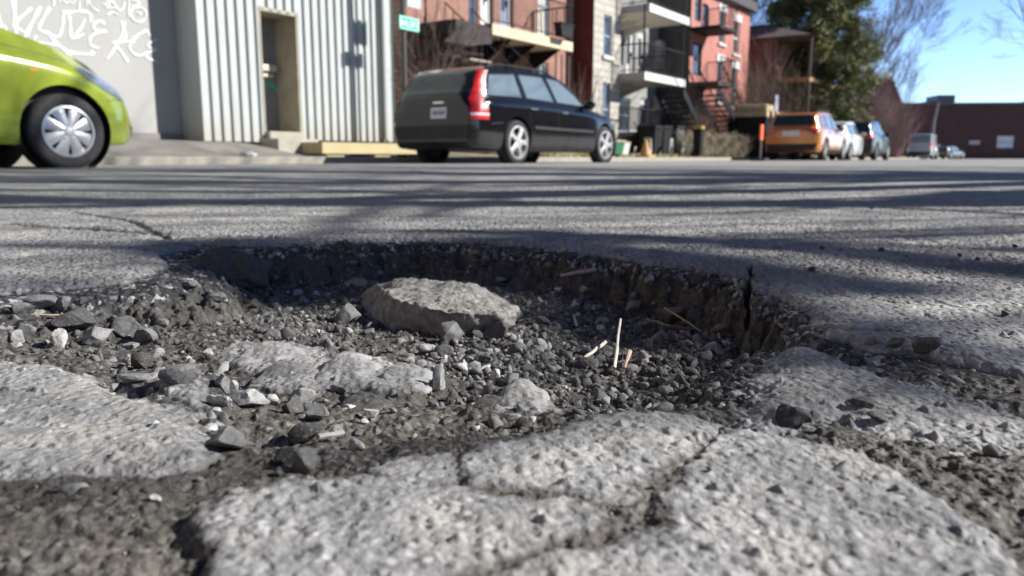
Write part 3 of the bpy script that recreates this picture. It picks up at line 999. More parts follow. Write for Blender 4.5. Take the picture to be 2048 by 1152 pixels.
strip('front_yards', [10.5, 11.0, 12.0, 14.0, 40.0], list(np.linspace(13.6, 66, 50)) + [80, 120, 160], lambda a, b: zpave(a, min(b, 14)) + 0.012, YARD, 'bare brown front yards before the brick houses')
strip('back_lots', [12.0, 20.0, 60.0], [-14, 0, 13.7], lambda a, b: zpave(a, 12.0) - 0.06, YARD, 'bare ground behind the grey wall')

# ------------------------------------------------------------------ wall helpers (local x along the street, y into the house)
def wall_holes(x0, x1, z0, z1, holes, y=0.0, rev=0.14, m=0, mb=None):
    mb = mb or MB()
    xs = sorted({x0, x1, *[q for h in holes for q in h[:2] if x0 < q < x1]}); zs = sorted({z0, z1, *[q for h in holes for q in h[2:4] if z0 < q < z1]})
    for i in range(len(xs) - 1):
        for j in range(len(zs) - 1):
            cx, cz = (xs[i] + xs[i + 1]) / 2, (zs[j] + zs[j + 1]) / 2
            if any(h[0] < cx < h[1] and h[2] < cz < h[3] for h in holes): continue
            mb.add([(xs[i], y, zs[j]), (xs[i + 1], y, zs[j]), (xs[i + 1], y, zs[j + 1]), (xs[i], y, zs[j + 1])], [(0, 1, 2, 3)], m)
    for h in holes:
        a, b, c, d = h[:4]
        mb.add([(a, y, c), (b, y, c), (b, y, d), (a, y, d), (a, y + rev, c), (b, y + rev, c), (b, y + rev, d), (a, y + rev, d)],
               [(0, 4, 5, 1), (1, 5, 6, 2), (2, 6, 7, 3), (3, 7, 4, 0)], m)
    return mb

GLASS = plain('window_glass', (.05, .065, .08), 0.06, 0.4, 0.7, spec=0.8)
WHITEP = plain('white_paint', (.60, .595, .57), 0.5, 0.06, 3)
BLACKI = plain('black_iron', (.014, .014, .016), 0.7, 0.2, 5, spec=.2)
BLUEP = plain('blue_grey_paint', (.22, .26, .36), 0.5, 0.1, 3)
LINTEL = plain('pale_lintel', (.50, .48, .43), 0.8, 0.12, 5)

def window(par, x0, x1, z0, z1, y, fm, rev=0.10, bars=(0.5,), mull=(), sill=None, lintel=None, curtain=None):
    t = 0.06
    f = MB()
    f.box(x0, x0 + t, y + rev - .05, y + rev, z0, z1).box(x1 - t, x1, y + rev - .05, y + rev, z0, z1)
    f.box(x0 + t, x1 - t, y + rev - .05, y + rev, z0, z0 + t).box(x0 + t, x1 - t, y + rev - .05, y + rev, z1 - t, z1)
    for k in bars: f.box(x0 + t, x1 - t, y + rev - .045, y + rev - .004, z0 + (z1 - z0) * k - .03, z0 + (z1 - z0) * k + .03)
    for k in mull: f.box(x0 + (x1 - x0) * k - .03, x0 + (x1 - x0) * k + .03, y + rev - .044, y + rev - .003, z0 + t, z1 - t)
    w = obj('window', f, fm, par)
    p = MB().box(x0 + t * .6, x1 - t * .6, y + rev - .018, y + rev - .008, z0 + t * .6, z1 - t * .6)
    obj('pane', p, curtain or GLASS, w)
    if sill: obj('sill', MB().bbox(x0 - .1, x1 + .1, y - .08, y + rev - .05, z0 - .12, z0 - .002, .015), sill, w)
    if lintel: obj('lintel', MB().bbox(x0 - .14, x1 + .14, y - .04, y + .05, z1 + .002, z1 + .30, .015), lintel, w)
    return w

def door(par, x0, x1, z0, z1, y, dm, fm, rev=0.12, glass=True):
    f = MB().box(x0, x0 + .07, y + rev - .06, y + rev, z0, z1).box(x1 - .07, x1, y + rev - .06, y + rev, z0, z1).box(x0 + .07, x1 - .07, y + rev - .06, y + rev, z1 - .07, z1)
    d = obj('door', MB().box(x0 + .07, x1 - .07, y + rev - .03, y + rev + .01, z0, z1 - .07), dm, par)
    obj('door_frame', f, fm, d)
    if glass: obj('pane', MB().box(x0 + .2, x1 - .2, y + rev - .036, y + rev - .028, z0 + (z1 - z0) * .35, z1 - .25), GLASS, d)
    obj('handle', MB().bbox(x1 - .17, x1 - .13, y + rev - .08, y + rev - .03, z0 + .95, z0 + 1.1, .008), BLACKI, d)
    return d

def railing(par, pts, h=0.95, step=0.12, m=None, name='railing'):
    mb = MB()
    for p, q in zip(pts[:-1], pts[1:]):
        p, q = Vector(p), Vector(q)
        L = (q - p).length
        mb.tube([p + Vector((0, 0, h)), q + Vector((0, 0, h))], .022, 5)
        mb.tube([p + Vector((0, 0, .1)), q + Vector((0, 0, .1))], .016, 5)
        k = max(2, int(L / step))
        for i in range(k + 1):
            w = p.lerp(q, i / k)
            mb.tube([w + Vector((0, 0, .1 if i not in (0, k) else 0)), w + Vector((0, 0, h))], .010 if i not in (0, k) else .02, 4)
    return obj(name, mb, m or BLACKI, par)

def brick(name, c1, c2, mortar, sc=1.0):
    n = NT(name)
    b = n.n('TexBrick')
    v = vec_xz(n)
    n.lk(v, b.inputs['Vector'])
    b.inputs['Color1'].default_value = (*c1, 1); b.inputs['Color2'].default_value = (*c2, 1); b.inputs['Mortar'].default_value = (*mortar, 1)
    b.inputs['Scale'].default_value = 1.0 / sc
    b.inputs['Brick Width'].default_value = 0.21; b.inputs['Row Height'].default_value = 0.068; b.inputs['Mortar Size'].default_value = 0.008
    f = n.noise(1.3, 5, 0.65)
    c = n.mix(n.rng(f, 0.35, 0.7, 0, 0.45), b.outputs['Color'], tuple(q * 0.62 for q in c1))
    return n.done(c, 0.85, n.bump(b.outputs['Fac'], -0.5, 0.01), spec=0.25)

BRICK = brick('red_brown_brick', (.30, .135, .095), (.36, .175, .13), (.31, .25, .21))
PINK = brick('salmon_brick', (.42, .15, .118), (.48, .19, .15), (.42, .25, .21))
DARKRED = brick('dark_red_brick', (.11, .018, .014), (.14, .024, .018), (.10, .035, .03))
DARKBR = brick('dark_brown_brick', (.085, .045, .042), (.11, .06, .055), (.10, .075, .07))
STONEW = brick('grey_limestone', (.42, .395, .345), (.50, .47, .415), (.31, .295, .26), 3.2)
ROOFM = plain('dark_roofing', (.05, .048, .05), 0.8, 0.2, 2)

# ------------------------------------------------------------------ grey rendered garage with graffiti
rz = ST_ANG
loc = S2W(A0, BG, 0)
g = thing('garage_building', 'grey rendered wall covered in white spray paint graffiti, behind the green car', 'building', loc, rz)
n = NT('grey_render')
f = n.noise(0.9, 5, 0.6); gg = n.noise(30, 4, 0.7)
GREYR = n.done(n.mix(n.rng(gg, .4, .7, 0, .2), n.ramp(f, [(.3, (.31, .308, .292)), (.7, (.37, .366, .346))]), (.2, .2, .19)), 0.85, n.bump(gg, .3, .01))
w = MB().box(-16, -0.004, 0.0, 7.0, 0.2, 7.0)
obj('wall', w, GREYR, g)
obj('roof', MB().box(-16.1, 0.0, -0.12, 7.1, 7.0, 7.15), ROOFM, g)
obj('plinth', MB().box(-16, -0.004, -0.03, -0.002, 0.2, z_at(300, 266, BG)), PAVE, g)
def gp(u, v):
    return (a_at(u, BG - .006, v) - A0, -0.006, z_at(u, v, BG - .006))
SPRAY = plain('white_spray_paint', (.66, .67, .70), 0.6, 0.05, 8)
def zz(pts, ox=0, oy=0):    # pixel coordinates of the enlarged detail, 2048/340 times
    return [(x / 6.0235 + ox, y / 6.0235 + oy) for x, y in pts]
STROKES = [(zz([(160, -40), (175, 150), (190, 300), (200, 460)]), 9), (zz([(380, 100), (250, 210), (160, 310), (250, 360), (350, 430)]), 6),
    (zz([(55, 290), (75, 350), (130, 410)]), 4), (zz([(490, 80), (420, 210), (340, 370), (285, 475)]), 7), (zz([(600, 90), (520, 230), (470, 350), (560, 390), (700, 440), (745, 350), (765, 220), (760, 120)]), 6),
    (zz([(440, 430), (420, 500), (560, 520), (700, 545)]), 5), (zz([(580, 400), (680, 520), (780, 600), (860, 670)]), 8), (zz([(760, 160), (900, 140), (1030, 140), (1090, 180), (1090, 270)]), 6),
    (zz([(835, 190), (850, 320), (860, 450), (930, 440), (1010, 410)]), 6), (zz([(1020, 230), (980, 330), (900, 420)]), 5), (zz([(760, 600), (900, 640), (1110, 650), (1100, 610)]), 7),
    (zz([(1260, 290), (1200, 250), (1130, 290), (1130, 340), (1190, 370), (1280, 380), (1180, 390), (1100, 440), (1080, 510), (1120, 560), (1190, 575)]), 6),
    (zz([(1480, 260), (1490, 380), (1500, 480)]), 12), (zz([(1470, 420), (1390, 570), (1290, 710)]), 6), (zz([(1350, 520), (1480, 500), (1620, 500)]), 6), (zz([(1390, 540), (1470, 640), (1540, 750)]), 7),
    (zz([(1800, 430), (1770, 370), (1680, 410), (1590, 490), (1560, 570), (1600, 640), (1680, 670), (1760, 650)]), 6), (zz([(1890, 470), (1800, 520), (1780, 560), (1840, 590), (1880, 600), (1770, 640), (1760, 690), (1880, 740)]), 5),
    (zz([(640, -30), (650, 40), (640, 75)]), 4), (zz([(720, -30), (720, 40)]), 3), (zz([(740, -20), (790, 35), (840, 20), (880, 40), (920, -20)]), 3), (zz([(955, -20), (955, 130)]), 3.5), (zz([(1045, -20), (1045, 80)]), 3),
    (zz([(1060, 0), (1110, 90), (1190, 140)]), 3.5), (zz([(1230, -10), (1330, 20), (1240, 50), (1330, 50), (1280, 90), (1400, 90)]), 3.5), (zz([(1290, 185), (1350, 150), (1420, 175)]), 4),
    (zz([(1330, -10), (1400, 80), (1440, 130), (1490, 70), (1500, -10)]), 4), (zz([(1545, -20), (1550, 100), (1550, 210)]), 4), (zz([(1560, -10), (1680, 40), (1590, 90), (1700, 90), (1760, 170), (1710, 255), (1620, 250), (1570, 160), (1600, 100)]), 4),
    (zz([(1640, 150), (1690, 170), (1710, 140)]), 3), (zz([(-40, 150), (0, 250), (10, 340)]), 6)]
mb = MB()
for si, (pts, wd) in enumerate(STROKES):
    k = Vector(gp(*pts[0]))
    P = [Vector(gp(*p)) for p in pts]
    S = []
    for i in range(len(P) - 1):     # rounded path
        p0, p1, p2, p3 = P[max(i - 1, 0)], P[i], P[i + 1], P[min(i + 2, len(P) - 1)]
        for q in range(5):
            t = q / 5
            S.append(0.5 * ((2 * p1) + (p2 - p0) * t + (2 * p0 - 5 * p1 + 4 * p2 - p3) * t * t + (3 * p1 - p0 - 3 * p2 + p3) * t ** 3))
    S.append(P[-1])
    S = [S[0]] + S + [S[-1]]
    r = wd * 0.48 * 12.5 / 1540 / 2 * 1.25
    rr = [r * .3] + [r * (1 + .35 * math.sin(q * .9 + si * 1.7)) for q in range(len(S) - 2)] + [r * .3]
    o = len(mb.v)
    mb.tube(S, rr, 8)
    for i in range(o, len(mb.v)):
        x, y, z = mb.v[i]
        mb.v[i] = (x, -0.005 + (y + 0.006) * 0.10 - si * 0.0003, z)
gl = MB(); gl.v, gl.f, gl.m = mb.v, mb.f, mb.m
obj('graffiti', gl, SPRAY, g, smooth=60)

# ------------------------------------------------------------------ corrugated metal building
loc = S2W(A0, BM, 0)
LM = A1 - A0
m_ = thing('metal_building', 'pale corrugated metal corner building with a recessed doorway', 'building', loc, rz)
n = NT('ribbed_steel')
mp = n.mapping((1, 1, .35))
f = n.noise(1.1, 5, 0.65, mp); gg = n.noise(14, 4, 0.7, n.mapping((1, 1, .12)))
c = n.ramp(f, [(.3, (.36, .385, .375)), (.7, (.43, .455, .445))])
c = n.mix(n.rng(gg, .52, .72, 0, .35), c, (.26, .25, .22))
sx = n.n('SeparateXYZ'); n.lk(n.co(), sx.inputs[0])
c = n.mix(n.rng(n.math('ADD', sx.outputs[2], n.math('MULTIPLY', f, .5)), ZW + .15, ZW + .75, .55, 0.0), c, (.33, .27, .19))
STEEL = n.done(c, 0.5, spec=0.4)
D0, D1 = a_at(527, BM, 150) - A0, a_at(596, BM, 150) - A0
DT = z_at(530, 22, BM); DB = z_at(530, 262, BM)
def ribs(x0, x1, z0, z1, pitch=0.182, dep=0.045):
    mb = MB()
    xs = []
    k = x0
    while k < x1 - 0.02:
        for q, y in ((0, 0), (.46, 0), (.54, dep), (.93, dep)):
            xs.append((min(k + q * pitch, x1), y))
        k += pitch
    xs.append((x1, 0.0))
    xs = [p for i, p in enumerate(xs) if i == 0 or p[0] > xs[i - 1][0] + 1e-4]
    for (xa, ya), (xb, yb) in zip(xs[:-1], xs[1:]):
        mb.add([(xa, ya, z0), (xb, yb, z0), (xb, yb, z1), (xa, ya, z1)], [(0, 1, 2, 3)])
    return mb
clad = MB()
for q in (ribs(0, D0 - .02, ZW + .01, 6.8), ribs(D1 + .02, LM, ZW + .06, 6.8), ribs(D0 - .02, D1 + .02, DT, 6.8)):
    clad.add(q.v, q.f)
clad.add([(0, 0, ZW), (0, 9, ZW), (0, 9, 6.8), (0, 0, 6.8)], [(0, 1, 2, 3)])
clad.add([(LM, 0, ZW), (LM, 9, ZW), (LM, 9, 6.8), (LM, 0, 6.8)], [(0, 1, 2, 3)])
obj('cladding', clad, STEEL, m_)
obj('roof', MB().box(-.1, LM + .1, -.1, 9, 6.8, 6.95), ROOFM, m_)
obj('corner_trim', MB().box(-.012, -.002, -.01, .10, ZW, 6.8).box(-.015, -.002, .74, .80, ZW, 6.8), STEEL, m_)
TAN = plain('tan_jamb', (.36, .325, .25), 0.7, 0.15, 3)
rec = 0.62
fr = MB()
fr.box(D0 - .05, D0 - .002, .0, rec, DB - .2, DT + .06).box(D1 + .002, D1 + .05, .0, rec, DB - .2, DT + .06).box(D0 - .002, D1 + .002, .0, rec, DT + .002, DT + .06)
obj('door_surround', fr, TAN, m_)
DOORG = plain('grey_door_paint', (.20, .195, .185), 0.6, 0.18, 3)
dd = obj('door', MB().box(D0, D1, rec - .05, rec, DB, DT), DOORG, m_)
obj('door_panel', MB().bbox(D0 + .02, D0 + .30, rec - .09, rec - .052, DB + .06, DT - .5, .01), plain('pale_panel', (.32, .31, .29), .6, .15, 4), dd)
obj('handle', MB().bbox(D0 + .04, D0 + .62, rec - .20, rec - .095, z_at(540, 136, BM), z_at(540, 122, BM), .02).bbox(D0 + .04, D0 + .56, rec - .18, rec - .095, z_at(540, 148, BM), z_at(540, 141, BM), .01), plain('cream_bar', (.48, .44, .34), .5, .1, 4), dd)
gm = MB()
for pts in ([(.15, 0), (.35, .22), (.5, .02)], [(.35, .2), (.62, .12), (.78, -.08)], [(.1, .1), (.3, .06), (.55, .1)]):
    gm.tube([(D0 + p[0], rec - .098 if p[0] < .3 else rec - .055, DB + .72 + p[1]) for p in pts], .035, 6)
gm.v = [(x, rec - .093 + (y - rec + .093) * .12 if x < D0 + .30 else rec - .0535 + (y - rec + .055) * .12, z) for x, y, z in gm.v]
obj('graffiti', gm, plain('green_spray_paint', (.10, .36, .27), .6, .1, 5), dd)
obj('step', MB().bbox(D0 - .1, D1 + .04, -.42, .58, .1, DB - .13, .02).bbox(D0 - .02, D1 - .02, -.12, .60, DB - .128, DB - .004, .02), concrete('step_concrete', (.30, .28, .235), (.42, .39, .33), 4), m_)
obj('downpipe', MB().tube([(LM - .32, -.05, ZW + .1), (LM - .32, -.05, 6.8)], .05, 8), STEEL, m_)

# yellow concrete block
b0 = BM - .95
ba0 = a_at(645, b0, 300); ba1 = ba0 + 3.0
zb0 = zpave(ba0 + 1, b0)
cb = thing('concrete_block', 'long low yellow painted concrete block on short feet against the metal building', 'concrete block', S2W(ba0, b0, 0), rz)
YEL = concrete('worn_yellow_paint', (.40, .335, .175), (.49, .42, .24), 2.5, .7)
ztop = z_at(645, 284, b0)
prof = [(0, zb0 + .06), (0, ztop), (3.0, ztop), (3.25, zb0 + .06)]
obj('body', MB().prism(prof, 0.0, .72, 'y'), YEL, cb)
for k in (.12, 1.25, 2.5):
    obj('foot', MB().bbox(k, k + .4, .04, .68, zb0 - .02, zb0 + .058, .01), YEL, cb)

# ------------------------------------------------------------------ red brown brick house with balcony
BB = 12.5
AB0 = a_at(815, BB, 150); AB1 = a_at(1146, BB, 150)
h = thing('brick_house', 'red brown brick house with a cream edged balcony behind the black wagon', 'house', S2W(AB0, BB, 0), rz)
def hx(u, b=BB, v=100, a0=None): return a_at(u, b, v) - (AB0 if a0 is None else a0)
LB = AB1 - AB0
zb = z_at(1060, 78, BB - 1.3) + .14
wins = [(hx(938), hx(956), zb, zb + 2.2), (hx(962), hx(984), zb - .02, zb + 2.3), (hx(1000), hx(1024), zb - .02, zb + 2.3), (hx(1074), hx(1098), zb + .1, zb + 2.3), (hx(1072), hx(1097), z_at(1085, 162, BB), z_at(1085, 124, BB)),
        (hx(870), hx(905), .8, 2.6)]
bm_ = wall_holes(0, LB, .1, 9.5, wins)
bm_.add([(0, 0, .1), (0, 9, .1), (0, 9, 9.5), (0, 0, 9.5)], [(0, 1, 2, 3)]).add([(LB, 0, .1), (LB, 9, .1), (LB, 9, 9.5), (LB, 0, 9.5)], [(0, 1, 2, 3)])
obj('wall', bm_, BRICK, h)
obj('roof', MB().box(-.1, LB + .1, -.25, 9, 9.5, 9.75), ROOFM, h)
obj('back_panel', MB().box(.05, LB - .05, .25, .3, .2, 9.4), ROOFM, h)
window(h, *wins[0], 0, BLUEP, bars=(.5,))
door(h, *wins[1], 0, WHITEP, WHITEP)
door(h, *wins[2], 0, BLUEP, WHITEP)
window(h, *wins[3], 0, BLUEP, bars=(.5,), sill=LINTEL, curtain=plain('pale_curtain', (.50, .48, .42), .6, .2, 4))  # pale curtain instead of dark glass
window(h, *wins[4], 0, plain('green_grey_frame', (.30, .33, .30), .5), bars=(), mull=(.5,), sill=LINTEL)
window(h, *wins[5], 0, WHITEP)
y0 = -1.35
xb0, xb1 = hx(985, BB + y0, 60), hx(1146, BB + y0, 90)
CREAM = plain('cream_fascia', (.54, .47, .31), .5, .12, 2.0)
bal = obj('balcony', MB().box(xb0 + .02, xb1 - .02, y0 + .05, -.002, zb - .16, zb - .02), plain('balcony_soffit', (.44, .41, .36), .7, .1, 2), h)
obj('fascia', MB().bbox(xb0, xb1, y0, y0 + .045, zb - .24, zb + .01, .01), CREAM, bal)
obj('side_fascia', MB().box(xb0 - .03, xb0, y0, -.01, zb - .30, zb + .005), plain('brown_board', (.06, .045, .042), .6, .15, 3), bal)
railing(bal, [(xb0, y0 + .03, zb), (xb1, y0 + .03, zb), (xb1, -.05, zb)], .95)
for k in (.03, .35, .65, .97):
    obj('bracket', MB().prism([(0, zb - .17), (-1.0, zb - .17), (0, zb - .75)], xb0 + (xb1 - xb0) * k - .02, xb0 + (xb1 - xb0) * k + .02, 'x'), BLACKI, bal)
obj('post', MB().tube([(xb0 + .06, y0 + .06, zb), (xb0 + .06, y0 + .06, 9.4)], .035, 6).tube([(xb1 - .06, y0 + .06, zb), (xb1 - .06, y0 + .06, 9.4)], .035, 6), BLACKI, bal)
for u_ in (1112, 1124, 1138):
    obj('post', MB().tube([(hx(u_, BB - .5), -.5, .1), (hx(u_, BB - .5), -.5, zb - .17)], .028, 6), plain('brown_pipe', (.10, .07, .06), .6), h)
fp = thing('flower_box', 'black planter hanging by the railing of the cream edged balcony', 'planter', S2W(AB0 + hx(1118, BB + y0, 55), BB + y0 - .14, zb + .05), rz)
obj('box', MB().prism([(-.26, .0), (.26, .0), (.32, .30), (-.32, .30)], -.12, .10, 'y'), BLACKI, fp)
obj('rim', MB().box(-.34, .34, -.14, .12, .302, .335), BLACKI, fp)
# winding stair
stt = thing('winding_stair', 'dark winding outside stair climbing to the brick house balcony', 'stair', S2W(AB0 + xb0, BB + y0, 0), rz)
STAIRM = plain('dark_brown_paint', (.030, .023, .022), .85, .2, 4)
TREAD = plain('pale_tread', (.30, .28, .25), .6, .25, 6)  # treads paler than the dark stair
x0_, zs0 = hx(930, BB - .6, 88) - xb0, z_at(930, 88, BB - .6)
nst = 13
def fl(i): return (x0_ + .10 * i, .95 - .17 * i, zs0 - .185 * i)
for i in range(nst):
    p = fl(i)
    if p[2] < .3: break
    obj('tread', MB().bbox(p[0] - .48, p[0] + .48, p[1] - .15, p[1] + .15, p[2] - .03, p[2] + .012, .008), TREAD, stt)
nst = i
for s in (-.5, .5):
    obj('stringer', MB().prism([(fl(0)[1] + .1, fl(0)[2] + .02), (fl(nst)[1], fl(nst)[2] + .02), (fl(nst)[1], fl(nst)[2] - .25), (fl(0)[1] + .1, fl(0)[2] - .25)], s - .02, s + .02, 'x').xf(Matrix(((1, -.10 / .17, 0, fl(0)[0] + .10 / .17 * fl(0)[1]), (0, 1, 0, 0), (0, 0, 1, 0), (0, 0, 0, 1)))), BLACKI, stt)
    mb = MB().tube([(fl(0)[0] + s, fl(0)[1], fl(0)[2] + .9), (fl(nst)[0] + s, fl(nst)[1], fl(nst)[2] + .9)], .02, 5)
    for i in range(nst):
        p = fl(i); mb.tube([(p[0] + s, p[1], p[2]), (p[0] + s, p[1], p[2] + .9)], .010, 4)
    obj('railing', mb, BLACKI, stt)
lx0, lx1 = hx(866, BB - .9, 100) - xb0, hx(912, BB - .9, 100) - xb0
obj('lower_landing', MB().bbox(lx0, lx1, .3, 1.3, z_at(880, 112, BB - .9), z_at(880, 98, BB - .9), .02), STAIRM, stt)
obj('landing', MB().box(-1.3, 0.0, .05, 1.3, zb - .34, zb - .06), STAIRM, stt)
obj('riser_panel', MB().prism([(-1.75, zb - .60), (-.95, zb - .1), (.0, zb - .1), (.0, zb - .45), (-.9, zb - .60)], .02, .05, 'y'), STAIRM, stt)

# ------------------------------------------------------------------ grey stone house
BS = 11.8
AS0 = AB1 + .004; AS1 = a_at(1376, BS, 200)
h = thing('stone_house', 'grey limestone house with two white edged balconies and a dark red side wall', 'house', S2W(AS0, BS, 0), rz)
LS = AS1 - AS0
def sx_(u, b=BS, v=150): return a_at(u, b, v) - AS0
yr = 1.3
xw = sx_(1212); xr = sx_(1240)
wl = [(sx_(1206), sx_(1222), z_at(1214, 112, BS), z_at(1214, 30, BS)), (sx_(1206), sx_(1222), z_at(1214, 272, BS), z_at(1214, 165, BS))]
obj('wall', wall_holes(0, xr, .1, 10.2, wl).add([(xr, 0, .1), (xr, yr, .1), (xr, yr, 10.2), (xr, 0, 10.2)], [(0, 1, 2, 3)]), STONEW, h)
for q in wl: window(h, *q, 0, BLUEP, sill=LINTEL)
SHADE = plain('shaded_recess_render', (.26, .255, .24), .8, .15, 2)  # shade of the recess put into the wall colour
zf0, zf1 = z_at(1300, 147, BS - .9), z_at(1300, 8, BS - .9)
zg = z_at(1300, 268, BS)
b2 = BS + yr
rw = [(sx_(1252, b2), sx_(1268, b2), zf0 + .05, zf0 + 2.0), (sx_(1275, b2), sx_(1290, b2), zf0 + .05, zf0 + 2.0), (sx_(1238, b2), sx_(1247, b2), zf0 + .6, zf0 + 1.9), (sx_(1345, b2), sx_(1362, b2), zf0 + .05, zf0 + 2.0),
      (sx_(1240, b2), sx_(1262, b2), zg + .1, zf0 - .5), (sx_(1282, b2), sx_(1302, b2), zg, zf0 - .4), (sx_(1330, b2), sx_(1350, b2), zg, zf0 - .4)]
keep = [q for q in rw if q[1] < LS - .1]
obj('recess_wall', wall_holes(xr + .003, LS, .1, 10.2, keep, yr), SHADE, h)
obj('back_panel', MB().box(.05, LS - .05, yr + .3, yr + .35, .2, 10.1), ROOFM, h)
for q in (rw[0], rw[1], rw[5]):
    if q in keep: door(h, *q, yr, WHITEP if q is not rw[5] else plain('grey_white_door', (.45, .45, .44), .5), WHITEP)
for q in (rw[2], rw[4]):
    if q in keep: window(h, *q, yr, BLUEP)
for q in (rw[3], rw[6]):
    if q in keep: door(h, *q, yr, BLACKI, plain('dark_frame', (.05, .05, .055), .5))
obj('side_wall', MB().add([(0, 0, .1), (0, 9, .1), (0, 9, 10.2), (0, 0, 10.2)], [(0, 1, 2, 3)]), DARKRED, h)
obj('far_wall', MB().add([(LS, 0.003, .1), (LS, 9, .1), (LS, 9, 10.2), (LS, 0.003, 10.2)], [(0, 1, 2, 3)]), plain('dark_grey_wall', (.05, .05, .05), .8, .2, 2), h)
obj('roof', MB().box(-.1, LS + .1, -.2, 9, 10.2, 10.5), ROOFM, h)
obj('basement_wall', MB().box(xr + .01, LS, -.05, yr - .004, .1, zg - .12), STONEW, h)
obj('porch_floor', MB().box(xr + .01, LS - .02, -.5, yr - .004, zg - .117, zg), plain('porch_board', (.10, .09, .085), .7, .2, 3), h)
for lev, (zf, uu0, uu1) in enumerate(((zf0, 1290, 1371), (zf1, 1296, 1375))):
    y1 = -.9
    xa, xb = sx_(uu0, BS + y1, 140), sx_(uu1, BS + y1, 160)
    bl = obj('balcony', MB().box(xa + .03, xb - .02, y1 + .05, yr - .004, zf - .17, zf - .02), plain('white_soffit', (.58, .55, .48), .6, .1, 2), h)
    obj('fascia', MB().bbox(xa, xb, y1, y1 + .045, zf - .22, zf + .03, .01), WHITEP, bl)
    obj('side_fascia', MB().box(xa - .02, xa + .025, y1 + .05, yr - .01, zf - .20, zf + .02), plain('grey_lilac_board', (.35, .32, .34), .6, .1, 3), bl)
    railing(bl, [(xa + .02, yr - .05, zf), (xa + .02, y1 + .03, zf), (xb - .02, y1 + .03, zf), (xb - .02, yr - .05, zf)], .9, .11)
    for k in (xa + .08, xb - .08):
        obj('post', MB().tube([(k, y1 + .1, zf), (k, y1 + .1, zf + 2.1)], .03, 6), BLACKI, bl)
    for k in (.2, .5, .8):
        obj('bracket', MB().prism([(yr, zf - .18), (yr - 1.1, zf - .18), (yr, zf - .55)], xa + (xb - xa) * k - .03, xa + (xb - xa) * k + .03, 'x'), WHITEP, bl)
obj('carved_pier', MB().bbox(sx_(1305, b2), sx_(1318, b2), yr - .30, yr - .005, zf0 + .7, zf1 - .3, .05), STONEW, h)
obj('carved_pier', MB().bbox(sx_(1306, b2), sx_(1317, b2), yr - .28, yr - .005, zg, zf0 - .3, .05), STONEW, h)
railing(h, [(sx_(1240, BS - .5), -.5, zg), (LS - .1, -.5, zg)], .75, .10)
ys = obj('stone_kerb', MB().bbox(sx_(1300, BS - 1.0), LS - .4, -1.1, -.85, .15, z_at(1320, 276, BS - 1.0), .03), LINTEL, h)

# ------------------------------------------------------------------ salmon brick house
AP0 = AS1 + .004; AP1 = a_at(1499, BS, 60)
h = thing('salmon_house', 'salmon pink brick house with white window lintels', 'house', S2W(AP0, BS, 0), rz)
LP = AP1 - AP0
zt = z_at(1497, 6, BS)
def px_(u, b=BS, v=150): return a_at(u, b, v) - AP0
def pz(u, v): return z_at(u, v, BS)
pw = [(px_(1434), px_(1446), pz(1440, 86), pz(1440, 22)), (px_(1464), px_(1475), pz(1470, 108), pz(1470, 42)), (px_(1434), px_(1446), pz(1440, 205), pz(1440, 124)), (px_(1464), px_(1475), pz(1470, 215), pz(1470, 138)),
      (px_(1385), px_(1398), pz(1390, 40), pz(1390, -30)), (px_(1400), px_(1412), pz(1405, 60), pz(1405, 5)), (px_(1385), px_(1402), pz(1390, 150), pz(1390, 85)), (px_(1392), px_(1410), pz(1400, 280), pz(1400, 200))]
obj('wall', wall_holes(0, LP, .1, zt, pw).add([(0, 0, .1), (0, 9, .1), (0, 9, zt), (0, 0, zt)], [(0, 1, 2, 3)]).add([(LP, 0, .1), (LP, 9, .1), (LP, 9, zt), (LP, 0, zt)], [(0, 1, 2, 3)]), PINK, h)
obj('back_panel', MB().box(.05, LP - .05, .25, .3, .2, zt - .1), ROOFM, h)
for i, q in enumerate(pw):
    if i < 4: window(h, *q, 0, WHITEP, lintel=WHITEP, sill=LINTEL)
    elif i == 7: door(h, *q, 0, BLACKI, WHITEP)
    else: window(h, *q, 0, BLACKI)
obj('cornice', MB().box(-.05, LP + .15, -.25, -.003, zt - .35, zt + .05), ROOFM, h)
obj('roof', MB().box(-.05, LP + .1, -.02, 9, zt + .052, zt + .2), ROOFM, h)
zc = pz(1400, 62)
bl = obj('balcony', MB().box(px_(1376), px_(1412), -1.2, -.004, zc - .12, zc), BLACKI, h)
railing(bl, [(px_(1380), -1.17, zc), (px_(1410), -1.17, zc), (px_(1411), -.05, zc)], .9)
zc = pz(1400, 170)
bl = obj('balcony', MB().box(px_(1376), px_(1412), -1.2, -.004, zc - .15, zc), plain('dark_brown_wood', (.06, .045, .04), .6, .2, 3), h)
railing(bl, [(px_(1380), -1.17, zc), (px_(1412), -1.17, zc), (px_(1412), -.05, zc)], .9)
def straight_stair(label, a_top, z_top, a_bot, z_bot, b, w=.95, nst=13):
    s = thing('outside_stair', label, 'stair', S2W(a_top, b, 0), rz)
    L = a_bot - a_top
    for i in range(nst):
        t = (i + .5) / nst
        obj('tread', MB().box(L * t - abs(L) / nst * .62, L * t + abs(L) / nst * .62, -w / 2, w / 2, z_top + (z_bot - z_top) * t - .03, z_top + (z_bot - z_top) * t + .01), STAIRM, s)
    for y in (-w / 2, w / 2):
        obj('stringer', MB().prism([(0, z_top - .25), (0, z_top + .05), (L, z_bot + .2), (L, z_bot - .05)], y - .025, y + .025, 'y'), BLACKI, s)
        mb = MB().tube([(0, y, z_top + .95), (L, y, z_bot + 1.0)], .025, 5)
        for i in range(nst + 1):
            t = i / nst
            mb.tube([(L * t, y, z_top + (z_bot - z_top) * t), (L * t, y, z_top + (z_bot - z_top) * t + .97)], .012, 4)
        obj('railing', mb, BLACKI, s)
    return s
